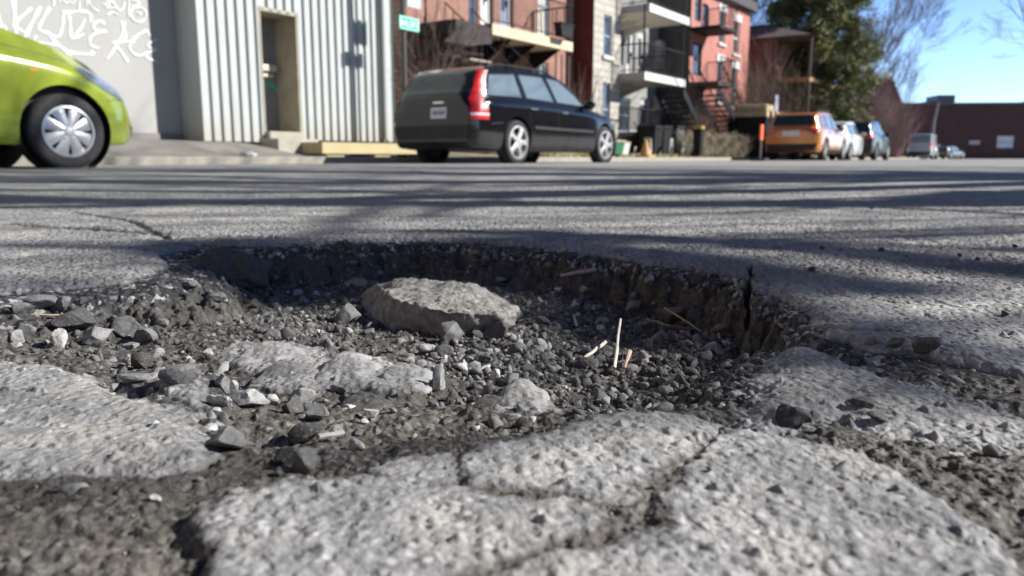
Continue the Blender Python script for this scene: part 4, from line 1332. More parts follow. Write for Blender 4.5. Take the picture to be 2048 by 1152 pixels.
straight_stair('black outside stair descending to the right beside the grey stone house', a_at(1340, 11.0, 180), z_at(1340, 178, 11.0), a_at(1402, 11.0, 250), .25, 11.0)
straight_stair('black outside stair with pale railing in front of the salmon house', a_at(1418, 10.9, 190), z_at(1418, 185, 10.9), a_at(1488, 10.9, 250), .25, 10.9)

# ------------------------------------------------------------------ dark house with porch beyond
AD0 = AP1 + 2.2
h = thing('porch_house', 'shaded brown house with a hipped porch roof beyond the salmon house', 'house', S2W(AD0, 11.2, 0), rz)
LD = 7.5
def dz(u, v): return z_at(u, v, 11.2)
zr = dz(1530, 60)
dw = [(1.0, 2.0, dz(1530, 200), dz(1530, 140)), (3.2, 4.3, dz(1530, 200), dz(1530, 140)), (.9, 1.9, 1.2, 3.0), (3.4, 4.4, .7, 2.9)]
obj('wall', wall_holes(0, LD, .1, zr, dw).add([(0, 0, .1), (0, 8, .1), (0, 8, zr), (0, 0, zr)], [(0, 1, 2, 3)]), brick('brown_brick', (.17, .062, .050), (.21, .08, .064), (.16, .11, .095)), h)
obj('back_panel', MB().box(.05, LD - .05, .25, .3, .2, zr - .1), ROOFM, h)
for q in dw[:3]: window(h, *q, 0, WHITEP)
door(h, *dw[3], 0, BLACKI, WHITEP)
obj('roof', MB().add([(-.4, -1.6, zr - .1), (LD + .3, -1.6, zr - .1), (LD + .3, 8, zr - .1), (-.4, 8, zr - .1), (1.2, 1.0, zr + .75), (LD - 1.2, 1.0, zr + .75), (LD - 1.2, 6, zr + .75), (1.2, 6, zr + .75)],
    [(0, 1, 5, 4), (1, 2, 6, 5), (2, 3, 7, 6), (3, 0, 4, 7), (4, 5, 6, 7), (3, 2, 1, 0)]), plain('grey_brown_shingle', (.13, .105, .10), .8, .2, 3), h)
zc = dz(1530, 150)
bl = obj('balcony', MB().box(.2, LD - .2, -1.5, -.004, zc - .2, zc - .02), plain('ochre_wood', (.42, .27, .10), .6, .2, 3), h)
railing(bl, [(.2, -1.47, zc), (LD - .2, -1.47, zc)], .9, .13)
for k in (.3, 3.5, LD - .3):
    obj('post', MB().box(k - .07, k + .07, -1.5, -1.36, .2, zc - .2).box(k - .06, k + .06, -1.49, -1.37, zc, zr - .1), plain('dark_brown_wood', (.06, .045, .04), .6, .2, 3), bl)

# ------------------------------------------------------------------ far end of the street
YF = 78.0
def FW(u, v, y=YF): return px_y(u, v, y)
pA, pB = FW(1782, 210), FW(2200, 205)
h = thing('long_building', 'long low dark brown brick building closing the far end of the street', 'building', (pA.x, YF, 0), R(-6))
L = pB.x - pA.x; zt = pA.z
fw = []
for u0, u1, v0, v1 in ((1928, 1952, 281, 290), (1980, 2014, 272, 297), (2036, 2062, 272, 287), (2090, 2120, 270, 290)):
    fw.append((FW(u0, 300).x - pA.x, FW(u1, 300).x - pA.x, FW(2000, v1).z, FW(2000, v0).z))
obj('wall', wall_holes(0, L, -.2, zt, fw, 0, .25).add([(0, 0, -.2), (0, 25, -.2), (0, 25, zt), (0, 0, zt)], [(0, 1, 2, 3)]), DARKBR, h)
obj('back_panel', MB().box(.05, L, .5, .6, 0, zt - .1), ROOFM, h)
PALEW = plain('pale_window', (.72, .73, .80), .5, .15, 1.5)
for q in fw: window(h, *q, 0, plain('grey_frame', (.3, .3, .3), .5), .2, (.45,), (), curtain=PALEW)
obj('roof', MB().box(-.2, L, -.15, 25, zt, zt + .18), plain('parapet_metal', (.12, .11, .11), .5), h)
q0, q1 = FW(1860, 190, YF + 5), FW(1893, 190, YF + 5)
obj('rooftop_unit', MB().bbox(q0.x - pA.x, q1.x - pA.x, 5, 8, zt + .185, FW(1870, 191, YF + 5).z, .05).bbox(q0.x - pA.x - .8, q0.x - pA.x - .02, 5.5, 7.5, zt + .185, zt + .7, .05), plain('grey_blue_unit', (.10, .12, .14), .5), h)
q0 = FW(2040, 190, YF + 3)
obj('roof_hump', MB().prism([(q0.x - pA.x - 1.0, zt + .185), (q0.x - pA.x + .6, FW(2045, 197).z), (q0.x - pA.x + 6, FW(2045, 195).z), (q0.x - pA.x + 6, zt + .185)], 3, 6, 'y'), DARKBR, h)
q = FW(1860, 315, 66)
lp = thing('lamp_post', 'tall thin grey lamp post before the long brown building', 'lamp post', (q.x, 66, .07))
obj('pole', MB().tube([(0, 0, 0), (.05, 0, 3), (.28, 0, FW(1868, 205, 66).z - .07)], [.16, .13, .10], 8), plain('grey_steel', (.16, .16, .17), .5), lp)
obj('base', MB().lathe([(.28, 0), (.28, .25), (.18, .3)], 12), plain('grey_steel', (.16, .16, .17), .5), lp)
# gabled red house right of the pine
q0, q1 = FW(1748, 200, 70), FW(1800, 200, 70)
h = thing('gabled_house', 'reddish gabled house showing beside the pine tree', 'house', (q0.x, 70, 0))
L = q1.x - q0.x; z0, z1 = FW(1800, 215, 70).z, FW(1775, 158, 70).z
obj('wall', MB().prism([(0, 0), (L, 0), (L, z0), (L * .52, z1), (0, z1 - .4)], 0, 9, 'y'), brick('dull_red_brick', (.28, .10, .085), (.33, .13, .11), (.28, .17, .15)), h)
obj('roof', MB().prism([(L + .3, z0 - .25), (L + .35, z0 - .05), (L * .54, z1 + .2), (-.2, z1 - .2), (-.2, z1 - .38), (L * .53, z1 + .004)], -.3, 9.3, 'y'), plain('red_shingle', (.20, .06, .05), .8), h)

# unseen brick buildings added to the right and behind us to cut sky fill
for nm, lab, a0, a1, b0, hh, m in (('sky_blocker_row', 'unseen brown brick row added outside the right edge to block sky light', 15, 62, -16.5, 8.5, BRICK), ('sky_blocker_corner', 'unseen red brick block added behind the viewpoint to block sky light', -34, -13, -14, 10.5, BRICK)):
    o_ = thing(nm, lab, 'building', S2W(a0, b0, 0), rz)
    if nm == 'sky_blocker_row':
        f = -1; d0, d1 = -9, 0
    L = a1 - a0
    holes = []
    if nm == 'sky_blocker_row':
        for k in range(int(L / 3.4)):
            for z in (1.0, 4.6): holes.append((1 + k * 3.4, 2.3 + k * 3.4, z, z + 2.0))
        w = wall_holes(0, L, .0, hh, holes, 0, -.15)
        w.add([(0, -9, 0), (0, 0, 0), (0, 0, hh), (0, -9, hh)], [(0, 1, 2, 3)]).add([(L, -9, 0), (L, 0, 0), (L, 0, hh), (L, -9, hh)], [(0, 1, 2, 3)])
        obj('wall', w, m, o_); obj('back_panel', MB().box(.1, L - .1, -.4, -.3, .1, hh - .1), GLASS, o_)
        obj('roof', MB().box(-.2, L + .2, -9, .2, hh + .003, hh + .3), ROOFM, o_)
    else:
        w = MB().add([(L, 0, 0), (L, 34, 0), (L, 34, hh), (L, 0, hh), (0, 0, 0), (0, 34, 0), (0, 34, hh), (0, 0, hh)], [(0, 1, 2, 3), (4, 7, 6, 5), (0, 3, 7, 4), (1, 5, 6, 2)])
        obj('wall', w, m, o_)
        for k in range(9):
            for z in (1.2, 4.6, 7.6):
                obj('window', MB().box(L + .003, L + .05, 1.2 + k * 3.6, 2.5 + k * 3.6, z, z + 1.9), GLASS, o_)
        obj('roof', MB().box(-.2, L + .2, -.2, 34.2, hh + .003, hh + .3), ROOFM, o_)

# ------------------------------------------------------------------ cars (local x forward, y to the left, z up, origin on the road under the middle)
def pch(pts):
    xs = np.array([p[0] for p in pts], float); ys = np.array([p[1] for p in pts], float)
    d = np.diff(ys) / np.diff(xs)
    m = np.zeros(len(xs)); m[0], m[-1] = d[0], d[-1]
    for i in range(1, len(xs) - 1):
        m[i] = 0 if d[i - 1] * d[i] <= 0 else 2 * d[i - 1] * d[i] / (d[i - 1] + d[i])
    def f(x):
        x = min(max(x, xs[0]), xs[-1])
        i = min(int(np.searchsorted(xs, x, 'right')) - 1, len(xs) - 2)
        h = xs[i + 1] - xs[i]; t = (x - xs[i]) / h
        return float((1 + 2 * t) * (1 - t) ** 2 * ys[i] + t * (1 - t) ** 2 * h * m[i] + t * t * (3 - 2 * t) * ys[i + 1] + t * t * (t - 1) * h * m[i + 1])
    return f

def body_bm(S):
    top, belt, bot, wid, rw = (pch(S[k]) for k in ('top', 'belt', 'bot', 'wid', 'roofw'))
    x0, x1 = S['top'][0][0], S['top'][-1][0]
    e = 0.006
    xs = np.concatenate([x0 + e + (np.linspace(0, 1, 14) ** 2) * .35, np.linspace(x0 + .38, x1 - .45, 60), x1 - e - (np.linspace(1, 0, 16) ** 2) * .42])
    rows = []
    for x in xs:
        zt, zb, z0, w, r = top(x), belt(x), bot(x), wid(x), rw(x)
        zb = min(zb, zt - .035)
        zm = z0 + (zb - z0) * .5
        hgt = zt - zb
        pts = [(0, z0), (w - .16, z0), (w - .05, z0 + .03), (w - .008, z0 + .16), (w, zm), (w - .006, zb - .09), (w - .045, zb - .012), (w - .07, zb + .01)]
        g = min(1, max(0, (hgt - .05) / .25))
        rr = r * g + (w - .22) * (1 - g)
        pts += [(rr + .035 * g + (w - .09 - rr) * .35 * (1 - g), zb + hgt * (.86 * g + .55 * (1 - g))), (rr - .04 * g, zb + hgt * (.955 * g + .82 * (1 - g))), (rr * .55, zt - .004 * g - .01 * (1 - g)), (0, zt)]
        P = [(-pts[1][0], pts[1][1])] + pts + [(-pts[-2][0], pts[-2][1])]
        prof = []
        for i in range(1, len(P) - 2):
            a, b, c, d = (Vector((*q, 0)) for q in P[i - 1:i + 3])
            for q in range(4):
                t = q / 4
                v = 0.5 * (2 * b + (c - a) * t + (2 * a - 5 * b + 4 * c - d) * t * t + (3 * b - a - 3 * c + d) * t ** 3)
                prof.append((max(v.x, 0), v.y))
        prof.append((0, zt))
        rows.append([(x, y, z) for y, z in prof] + [(x, -y, z) for y, z in prof[-2:0:-1]])
    bm = bmesh.new()
    n = len(rows[0])
    V = [[bm.verts.new(p) for p in r_] for r_ in rows]
    for i in range(len(rows) - 1):
        for j in range(n):
            bm.faces.new((V[i][j], V[i][(j + 1) % n], V[i + 1][(j + 1) % n], V[i + 1][j]))
    bm.faces.new(V[0]); bm.faces.new(V[-1][::-1])
    bmesh.ops.recalc_face_normals(bm, faces=bm.faces[:])
    return bm

def cut_wells(me, S):
    """wheel arches, cut out of the closed body"""
    o = bpy.data.objects.new('tmp_body', me); COL.objects.link(o)
    tmp = []
    for ax in S['axles']:
        for sy in (-1, 1):
            mb = MB().lathe([(0.001, 0), (S['arch'], 0), (S['arch'], .6), (0.001, .6)], 40, 'y', (ax, (S['track'] - .16 if sy > 0 else -S['track'] + .16 - .6), S['wr'] + .01))
            c = obj('tmp_cut', mb, PAINTS['dark'])
            tmp.append(c)
            md = o.modifiers.new('b', 'BOOLEAN'); md.operation = 'DIFFERENCE'; md.object = c; md.solver = 'EXACT'
    dg = bpy.context.evaluated_depsgraph_get()
    new = bpy.data.meshes.new_from_object(o.evaluated_get(dg))
    bpy.data.objects.remove(o)
    for c in tmp: bpy.data.objects.remove(c)
    return new

def paint(name, col, rough=0.22, metal=0.35, coat=1.0, dirt=0.0):
    n = NT(name)
    f = n.noise(1.5, 4, .6)
    c = n.mix(n.rng(f, .35, .7, 0, .12), col, tuple(q * .7 for q in col))
    if dirt:
        s = n.n('SeparateXYZ'); n.lk(n.co(), s.inputs[0])
        k = n.math('MULTIPLY', n.rng(s.outputs[2], .15, .50, 1, 0), n.rng(n.noise(5, 5, .65), .3, .7, .3, 1))
        c = n.mix(n.math('MULTIPLY', k, dirt), c, (.30, .29, .27))
        r = n.rng(k, 0, 1, rough, .7)
    else:
        r = n.rng(n.noise(3, 3), .3, .7, rough * .85, rough * 1.2)
    return n.done(c, r, None, metal, .5 if metal > 0 else .3, coat)

PAINTS = {'dark': plain('black_plastic', (.012, .012, .013), .6, .2, 5)}
RUBBER = plain('tyre_rubber', (.022, .022, .023), .85, .2, 20, bump=.2)
SILVER = plain('silver_plastic', (.40, .41, .42), .35, .05, 5, metal=.5)
ALLOY = plain('pale_alloy', (.52, .52, .51), .35, .06, 5, metal=.4)
CARGLASS = plain('car_glass', (.022, .03, .033), .04, .3, 1, spec=1.0)
SIDEGLASS = plain('painted_sky_glass', (.14, .185, .215), .06, .15, 1, spec=1.0)  # pale base stands in for reflected sky and lit interior
REDL = plain('red_lamp', (.55, .012, .02), .35, .1, 5, spec=.4)
CLEARL = plain('clear_lamp', (.70, .72, .74), .12, .15, 5, spec=.9, coat=1.0)
HEADL = plain('blue_grey_headlamp', (.16, .20, .27), .12, .4, 9, spec=.9, coat=1.0)
PLATE = plain('plate_white', (.70, .71, .74), .5, .05, 5)
CHROME = plain('chrome_trim', (.7, .7, .7), .15, .05, 5, metal=1.0)
SEAM = PAINTS['dark']

class Panel:
    """pieces laid on the body by casting from the side, the back or the front"""
    def __init__(s, me):
        bm = bmesh.new(); bm.from_mesh(me)
        s.tree = BVHTree.FromBMesh(bm); bm.free()
    def pt(s, p, axis, off):
        o, d = {'R': (Vector((p[0], -4, p[1])), Vector((0, 1, 0))), 'L': (Vector((p[0], 4, p[1])), Vector((0, -1, 0))), 'B': (Vector((-6, p[0], p[1])), Vector((1, 0, 0))),
                'F': (Vector((6, p[0], p[1])), Vector((-1, 0, 0))), 'T': (Vector((p[0], p[1], 4)), Vector((0, 0, -1)))}[axis]
        h, n, i, _ = s.tree.ray_cast(o, d)
        if h is None: return None
        if n.dot(d) > 0: n = -n
        return h + n * off
    def poly(s, pts, axis, off=0.004, cut=0.06):
        bm = bmesh.new()
        vs = [bm.verts.new((p[0], p[1], 0)) for p in pts]
        bm.faces.new(vs)
        bmesh.ops.triangulate(bm, faces=bm.faces[:])
        for _ in range(6):
            ed = [e for e in bm.edges if e.calc_length() > cut]
            if not ed: break
            bmesh.ops.subdivide_edges(bm, edges=ed, cuts=1)
            bmesh.ops.triangulate(bm, faces=[f for f in bm.faces if len(f.verts) > 3])
        bad = []
        for v in bm.verts:
            h = s.pt(v.co, axis, off)
            if h is None: bad.append(v)
            else: v.co = h
        bmesh.ops.delete(bm, geom=bad, context='VERTS')
        return MB().bm(bm)
    def line(s, pts, axis, rad=.004, off=.0, mb=None):
        P = []
        for a, b in zip(pts[:-1], pts[1:]):
            k = max(1, int(math.dist(a, b) / .05))
            for q in range(k):
                P.append(s.pt((a[0] + (b[0] - a[0]) * q / k, a[1] + (b[1] - a[1]) * q / k), axis, off))
        P.append(s.pt(pts[-1], axis, off))
        P = [p for p in P if p is not None]
        return (mb or MB()).tube(P, rad, 5) if len(P) > 1 else (mb or MB())

def wheel(par, x, y, r, w, rim_r, style, sy):
    """sy: +1 outer face towards +y"""
    t = obj('wheel', MB().lathe([(rim_r, -.005), (rim_r + .02, .002), (r - .035, .0), (r - .012, -.012), (r, -.035), (r, -w + .035), (r - .012, -w + .012), (r - .04, -w), (rim_r, -w)], 48, 'y'), RUBBER, par, 35)
    tr = MB()
    m = SILVER if style == 'cap' else ALLOY
    rim = MB()
    rim.lathe([(rim_r + .004, .004), (rim_r - .014, .008), (rim_r - .022, -.012), (rim_r - .03, -.05), (rim_r - .02, -w + .02)], 48, 'y')
    ns, wa, wb = (8, .030, .058) if style == 'cap' else (5, .038, .034)
    for k in range(ns):
        a = 2 * math.pi * (k + .5) / ns
        ca, sa = math.cos(a), math.sin(a)
        r0, r1 = rim_r * .16, rim_r - .010
        vs = []
        N = 6
        for i in range(N):
            q = i / (N - 1)
            rr = r0 + (r1 - r0) * q
            hw = wa + (wb - wa) * q ** 1.5 if style == 'cap' else wa * (1 - q) + wb * q
            bulge = .016 - .02 * q * q
            for s_, e in ((-1, 0), (-.55, .006), (0, .010), (.55, .006), (1, 0)):
                vs.append((rr * ca - s_ * hw * sa, bulge + e - .008, rr * sa + s_ * hw * ca))
        fs = [(i * 5 + j, i * 5 + j + 1, (i + 1) * 5 + j + 1, (i + 1) * 5 + j) for i in range(N - 1) for j in range(4)]
        rim.add(vs, fs)
        if style != 'cap':
            b = a + math.pi / ns
            for dd in (-.16, .16):
                p0 = Vector((rim_r * .25 * ca, .006, rim_r * .25 * sa)); p1 = Vector((r1 * math.cos(a + dd), -.002, r1 * math.sin(a + dd)))
                rim.tube([p0, p1], [.018, .014], 5)
    rim.lathe([(.001, .026), (.035, .022), (.048, .008), (rim_r * .36, .004)], 24, 'y')
    obj('rim', rim, m, t, 40)
    obj('brake_disc', MB().lathe([(.001, -.06), (rim_r - .03, -.06), (rim_r - .03, -.09)], 32, 'y'), PAINTS['dark'], t)
    if style == 'cap':
        b = MB()
        for k in range(5):
            a = 2 * math.pi * k / 5 + .3
            b.lathe([(.001, .012), (.010, .010), (.012, .0)], 8, 'y', (.062 * math.cos(a), .006, .062 * math.sin(a)))
        obj('wheel_nut', b, CHROME, t)
    t.location = (x, y, r)
    if sy < 0: t.rotation_euler.z = math.pi
    return t

def car(name, label, cat, S, col, loc, rzz, group, glass=None):
    c = thing(name, label, cat, loc, rzz, group)
    bm = body_bm(S)
    me0 = bpy.data.meshes.new('body'); bm.to_mesh(me0); bm.free()
    P = Panel(me0)
    me = cut_wells(me0, S)
    me.materials.clear(); me.materials.append(col)
    me.polygons.foreach_set('use_smooth', np.ones(len(me.polygons), bool))
    me.set_sharp_from_angle(angle=R(38))
    b = bpy.data.objects.new('body', me); COL.objects.link(b); b.parent = c
    gl = glass or CARGLASS
    for sd in 'RL':
        for w in S.get('side_windows', ()):
            obj('side_window', P.poly(w, sd), S.get('side_glass', SIDEGLASS), c, 60)
            obj('window_trim', P.line(w + [w[0]], sd, .008, .002), PAINTS['dark'], b)
        mb = MB()
        for ln in S.get('seams', ()):
            P.line(ln, sd, .0035, -.001, mb)
        if mb.v: obj('door_seam', mb, SEAM, b)
        for hd in S.get('handles', ()):
            p = P.pt(hd, sd, .018)
            obj('handle', MB().bbox(p.x - .09, p.x + .09, p.y - .015, p.y + .015, p.z - .014, p.z + .014, .008), S.get('handle_mat', col), c)
        for q in S.get('arch_lips', ()):
            pass
        mp = S.get('mirror')
        if mp:
            p = P.pt(mp, sd, .0)
            sy = -1 if sd == 'R' else 1
            m = MB()
            bmx = bmesh.new(); bmesh.ops.create_icosphere(bmx, subdivisions=3, radius=1)
            for v in bmx.verts: v.co = (p.x + v.co.x * .07 + (.02 if v.co.x > 0 else 0), p.y + sy * .14 + v.co.y * .11, p.z + .03 + v.co.z * .075)
            m.bm(bmx); m.box(p.x - .03, p.x + .03, min(p.y, p.y + sy * .08), max(p.y, p.y + sy * .08), p.z - .02, p.z + .02)
            obj('mirror', m, S.get('mirror_mat', col), c, 50)
        sill = S.get('sill')
        if sill: obj('sill_trim', P.poly(sill, sd, .006), S.get('sill_mat', PAINTS['dark']), b, 60)
        if S.get('rub'): obj('rub_strip', P.poly(S['rub'], sd, .008), PAINTS['dark'], b, 60)
        for nm, pl, mt in S.get('side_bits', ()):
            obj(nm, P.poly(pl, sd, .0065, .03), mt, c, 60)
    for nm, pl, ax, mt in S.get('panels', ()):
        obj(nm, P.poly(pl, ax, .005, .04), mt, c, 60)
    if S.get('rails'):
        xa, xb, y = S['rails']
        for s_ in (-1, 1):
            pts = [P.pt((xa + (xb - xa) * k / 8, s_ * y), 'T', .045 if 0 < k < 8 else .0) for k in range(9)]
            obj('roof_rail', MB().tube(pts, .016, 6), PAINTS['dark'], c, 40)
    for i, ax in enumerate(S['axles']):
        for sy in (-1, 1):
            wheel(c, ax, sy * S['track'], S['wr'], .2, S['rim'], S['style'], sy)
            z = MB().lathe([(S['arch'] - .004, 0), (S['arch'] - .004, -.135), (.05, -.135)], 40, 'y')
            z.v = [(v[0] + ax, sy * (S['track'] - .02 + v[1] * 1.0), v[2] + S['wr'] + .01) for v in z.v if True]
            z.f = [f for f in z.f]
            obj('wheel_well', z, PAINTS['dark'], b)
    bpy.data.meshes.remove(me0)
    return c, P

def mirror_y(pl): return [(-y, z) for y, z in pl]
GC = 'cars parked along the far kerb'

HATCH = dict(
    top=[(-2.03, .55), (-2.0, .95), (-1.85, 1.12), (-1.55, 1.36), (-1.0, 1.46), (-.3, 1.475), (.2, 1.40), (.66, 1.19), (1.0, 1.085), (1.45, .955), (1.75, .80), (1.93, .64), (2.0, .50), (2.03, .40)],
    belt=[(-2.03, .80), (-1.6, 1.0), (-.6, .98), (.5, .93), (1.2, .86), (1.7, .70), (2.03, .40)],
    bot=[(-2.03, .30), (-1.8, .22), (-1.0, .19), (1.0, .19), (1.8, .20), (2.03, .24)],
    wid=[(-2.03, .60), (-1.9, .76), (-1.5, .83), (-.5, .85), (.8, .85), (1.4, .83), (1.75, .74), (1.92, .60), (2.03, .40)],
    roofw=[(-2.03, .55), (-1.5, .60), (-.3, .62), (.5, .60), (1.0, .62), (2.03, .3)],
    axles=(1.26, -1.31), track=.85, wr=.30, arch=.355, rim=.20, style='cap',
    side_windows=[[(-1.35, 1.02), (-1.25, 1.28), (-.50, 1.36), (-.42, .99)], [(-.34, .985), (-.42, 1.36), (.05, 1.35), (.50, 1.14), (.60, 1.0), (.3, .96)]],
    seams=[[(.66, .92), (.70, .70), (.70, .40), (.62, .28), (-.30, .27), (-.38, .40), (-.40, .98)], [(1.62, .56), (1.70, .58), (1.86, .57)], [(.70, .97), (1.2, .885), (1.55, .78)]],
    handles=[(-.22, .80), (-1.15, .84)], mirror=(.50, .98),
    side_bits=[('headlight', [(1.38, .80), (1.47, .825), (1.64, .75), (1.81, .635), (1.85, .57), (1.76, .585), (1.60, .66), (1.46, .735)], HEADL), ('side_marker', [(1.02, .765), (1.07, .768), (1.07, .75), (1.02, .745)], plain('amber_lamp', (.7, .25, .03), .2))],
    panels=[('windscreen', [(-.54, 1.37), (.54, 1.37), (.66, 1.12), (-.66, 1.12)], 'F', CARGLASS), ('rear_window', [(-.5, 1.32), (.5, 1.32), (.58, 1.08), (-.58, 1.08)], 'B', CARGLASS),
            ('tail_light', [(.55, .9), (.75, .95), (.75, .72), (.6, .72)], 'B', REDL), ('tail_light', [(-.55, .9), (-.75, .95), (-.75, .72), (-.6, .72)], 'B', REDL),
            ('grille', [(-.35, .52), (.35, .52), (.30, .44), (-.30, .44)], 'F', PAINTS['dark'])],
)
GREEN = paint('lime_green_paint', (.27, .335, .035), .17, .15)
def place(u, b, zg=0.055, v=325):
    a = a_at(u, b, v)
    return a
BC = 6.52          # right hand side of the parked cars
def at_wheel(u, S, axle, b=BC):
    """car position so that the outer face of the axle's right wheel shows at column u"""
    a = a_at(u, b, 300) - axle
    return S2W(a, b + S['track'], 0.058)
car('green_hatchback', 'lime green hatchback with silver hubcaps before the graffiti wall', 'car', HATCH, GREEN, at_wheel(141, HATCH, 1.26), rz, GC)

WAGON = dict(
    top=[(-2.36, .62), (-2.33, .98), (-2.22, 1.12), (-1.98, 1.40), (-1.75, 1.475), (-.8, 1.50), (-.1, 1.49), (.35, 1.40), (.98, 1.06), (1.2, 1.0), (1.8, .90), (2.15, .76), (2.30, .62), (2.36, .50)],
    belt=[(-2.36, .85), (-2.0, .97), (-1.2, .98), (.3, .955), (1.2, .90), (2.0, .72), (2.36, .48)],
    bot=[(-2.36, .34), (-2.2, .24), (-1.2, .20), (1.2, .20), (2.1, .22), (2.36, .28)],
    wid=[(-2.36, .72), (-2.25, .82), (-1.8, .885), (-.5, .90), (.9, .90), (1.6, .87), (2.1, .76), (2.36, .50)],
    roofw=[(-2.36, .64), (-2.0, .64), (-.5, .655), (.4, .64), (1.0, .66), (2.36, .4)],
    axles=(1.42, -1.335), track=.895, wr=.325, arch=.375, rim=.235, style='alloy',
    side_windows=[[(-2.02, 1.02), (-1.86, 1.33), (-1.22, 1.385), (-1.15, 1.03)], [(-1.02, 1.03), (-1.10, 1.385), (-.42, 1.40), (-.22, 1.01)], [(-.12, 1.01), (-.30, 1.40), (.12, 1.38), (.62, 1.15), (.84, .99)]],
    seams=[[(-1.08, .98), (-1.0, .70), (-.95, .42), (-.9, .30), (-.2, .29), (-.17, .98)], [(-.17, .29), (.72, .29), (.85, .50), (.86, .93)], [(-2.0, .60), (-1.74, .62)], [(.95, .90), (1.5, .80)]],
    handles=[(-.95, .86), (-.02, .84)], mirror=(.72, .98), handle_mat=None,
    sill=[(-.93, .20), (-.93, .30), (1.0, .29), (1.0, .20)], rub=[(-.9, .555), (-.9, .60), (.98, .585), (.98, .54)],
    panels=[('rear_window', [(-.60, 1.37), (.60, 1.37), (.70, 1.04), (-.70, 1.04)], 'B', plain('tinted_rear_glass', (.012, .024, .024), .05, .4, .9, spec=.5)),
            ('number_plate', [(-.30, .84), (.0, .84), (.0, .68), (-.30, .68)], 'B', PLATE),
            ('rear_bumper', [(-.80, .58), (.80, .58), (.72, .38), (-.72, .38)], 'B', PAINTS['dark']),
            ('badge', [(-.24, .925), (-.04, .925), (-.04, .90), (-.24, .90)], 'B', CHROME),
            ('windscreen', [(-.58, 1.36), (.58, 1.36), (.70, 1.06), (-.70, 1.06)], 'F', CARGLASS)],
    rails=(-1.8, .1, .60),
)
def scaled(S, fx, fy, fz):
    T = dict(S)
    for k in ('top', 'belt', 'bot'): T[k] = [(x * fx, z * fz) for x, z in S[k]]
    for k in ('wid', 'roofw'): T[k] = [(x * fx, y * fy) for x, y in S[k]]
    for k in ('side_windows', 'seams'): T[k] = [[(x * fx, z * fz) for x, z in pl] for pl in S.get(k, ())]
    for k in ('handles',): T[k] = [(x * fx, z * fz) for x, z in S[k]]
    for k in ('sill', 'rub'):
        if S.get(k): T[k] = [(x * fx, z * fz) for x, z in S[k]]
    T['mirror'] = (S['mirror'][0] * fx, S['mirror'][1] * fz)
    T['panels'] = [(n_, [(y * fy, z * fz) for y, z in pl], ax, mt) for n_, pl, ax, mt in S['panels']]
    T['track'] = S['track'] * fy
    if S.get('side_bits'): T['side_bits'] = [(n_, [(x * fx, z * fz) for x, z in pl], mt) for n_, pl, mt in S['side_bits']]
    if S.get('rails'): T['rails'] = (S['rails'][0] * fx, S['rails'][1] * fx, S['rails'][2] * fy)
    return T
WAGON = scaled(WAGON, .955, .965, .945)
WAGON.update(axles=(1.40, -1.30), wr=.318, arch=.362)
WAGON['handle_mat'] = plain('chrome_handle', (.25, .25, .26), .2, .1, 5, metal=.6)
WBLACK = paint('black_car_paint', (.007, .0075, .009), .12, .0, .55, .16)
wg, WP = car('black_wagon', 'dusty black estate wagon with tall red tail lights and pale alloy wheels', 'car', WAGON, WBLACK, at_wheel(1034, WAGON, -1.335), rz, GC)
pm = MB()
for k in range(6):
    ya = -.262 + k * .037 + (.012 if k > 2 else 0)
    q = WP.poly([(ya * .965, .75), ((ya + .024) * .965, .75), ((ya + .024) * .965, .69), (ya * .965, .69)], 'B', .008, .2)
    pm.add(q.v, q.f)
obj('plate_lettering', pm, plain('plate_blue', (.10, .13, .30), .5), next(c for c in kids(wg) if c.name.startswith('number_plate')))
def tall_lamp(sy, par):
    """full height tail lamp wrapping the rear corner, red with a clear band"""
    zs = [.62, .675, .705, .80, .90, 1.0, 1.08, 1.16, 1.24, 1.31]
    rows = []
    for z in zs:
        hits = [(y, WP.pt((sy * y, z), 'B', .012)) for y in np.arange(.50, .88, .01)]
        x0 = hits[0][1].x
        hits = [(y, p) for y, p in hits if p is not None and p.x < x0 + .16]
        ym = hits[-1][0]
        inner = .10 if z < 1.0 else .075
        back = [p for y, p in hits if y > ym - inner][::2]
        side = []
        for q in np.linspace(.03, .03 + (.15 - .11 * min(1, max(0, (z - .74) / .2))), 4):
            p = WP.pt((back[-1].x + q, z), 'R' if sy < 0 else 'L', .012)
            if p is not None and abs(p.y) > ym - .12: side.append(p)
        ring = back + side
        d = [0]
        for i in range(1, len(ring)): d.append(d[-1] + (ring[i] - ring[i - 1]).length)
        row = []
        for k in range(12):
            t = d[-1] * k / 11
            i = min(max(j for j in range(len(d)) if d[j] <= t + 1e-9), len(ring) - 2)
            row.append(ring[i].lerp(ring[i + 1], (t - d[i]) / max(1e-6, d[i + 1] - d[i])))
        rows.append(row)
    for nm, lo, hi, mt in (('tail_light', 0, 1, REDL), ('tail_light', 1, 2, CLEARL), ('tail_light', 2, 5, plain('dark_red_lamp', (.34, .006, .014), .35, .1, 5, spec=.4)), ('tail_light', 5, 9, REDL)):
        vs = [p for r_ in rows[lo:hi + 1] for p in r_]
        fs = [(i * 12 + j, i * 12 + j + 1, (i + 1) * 12 + j + 1, (i + 1) * 12 + j) for i in range(hi - lo) for j in range(11)]
        obj(nm, MB().add(vs, fs), mt, par, 60)
tall_lamp(-1, wg); tall_lamp(1, wg)

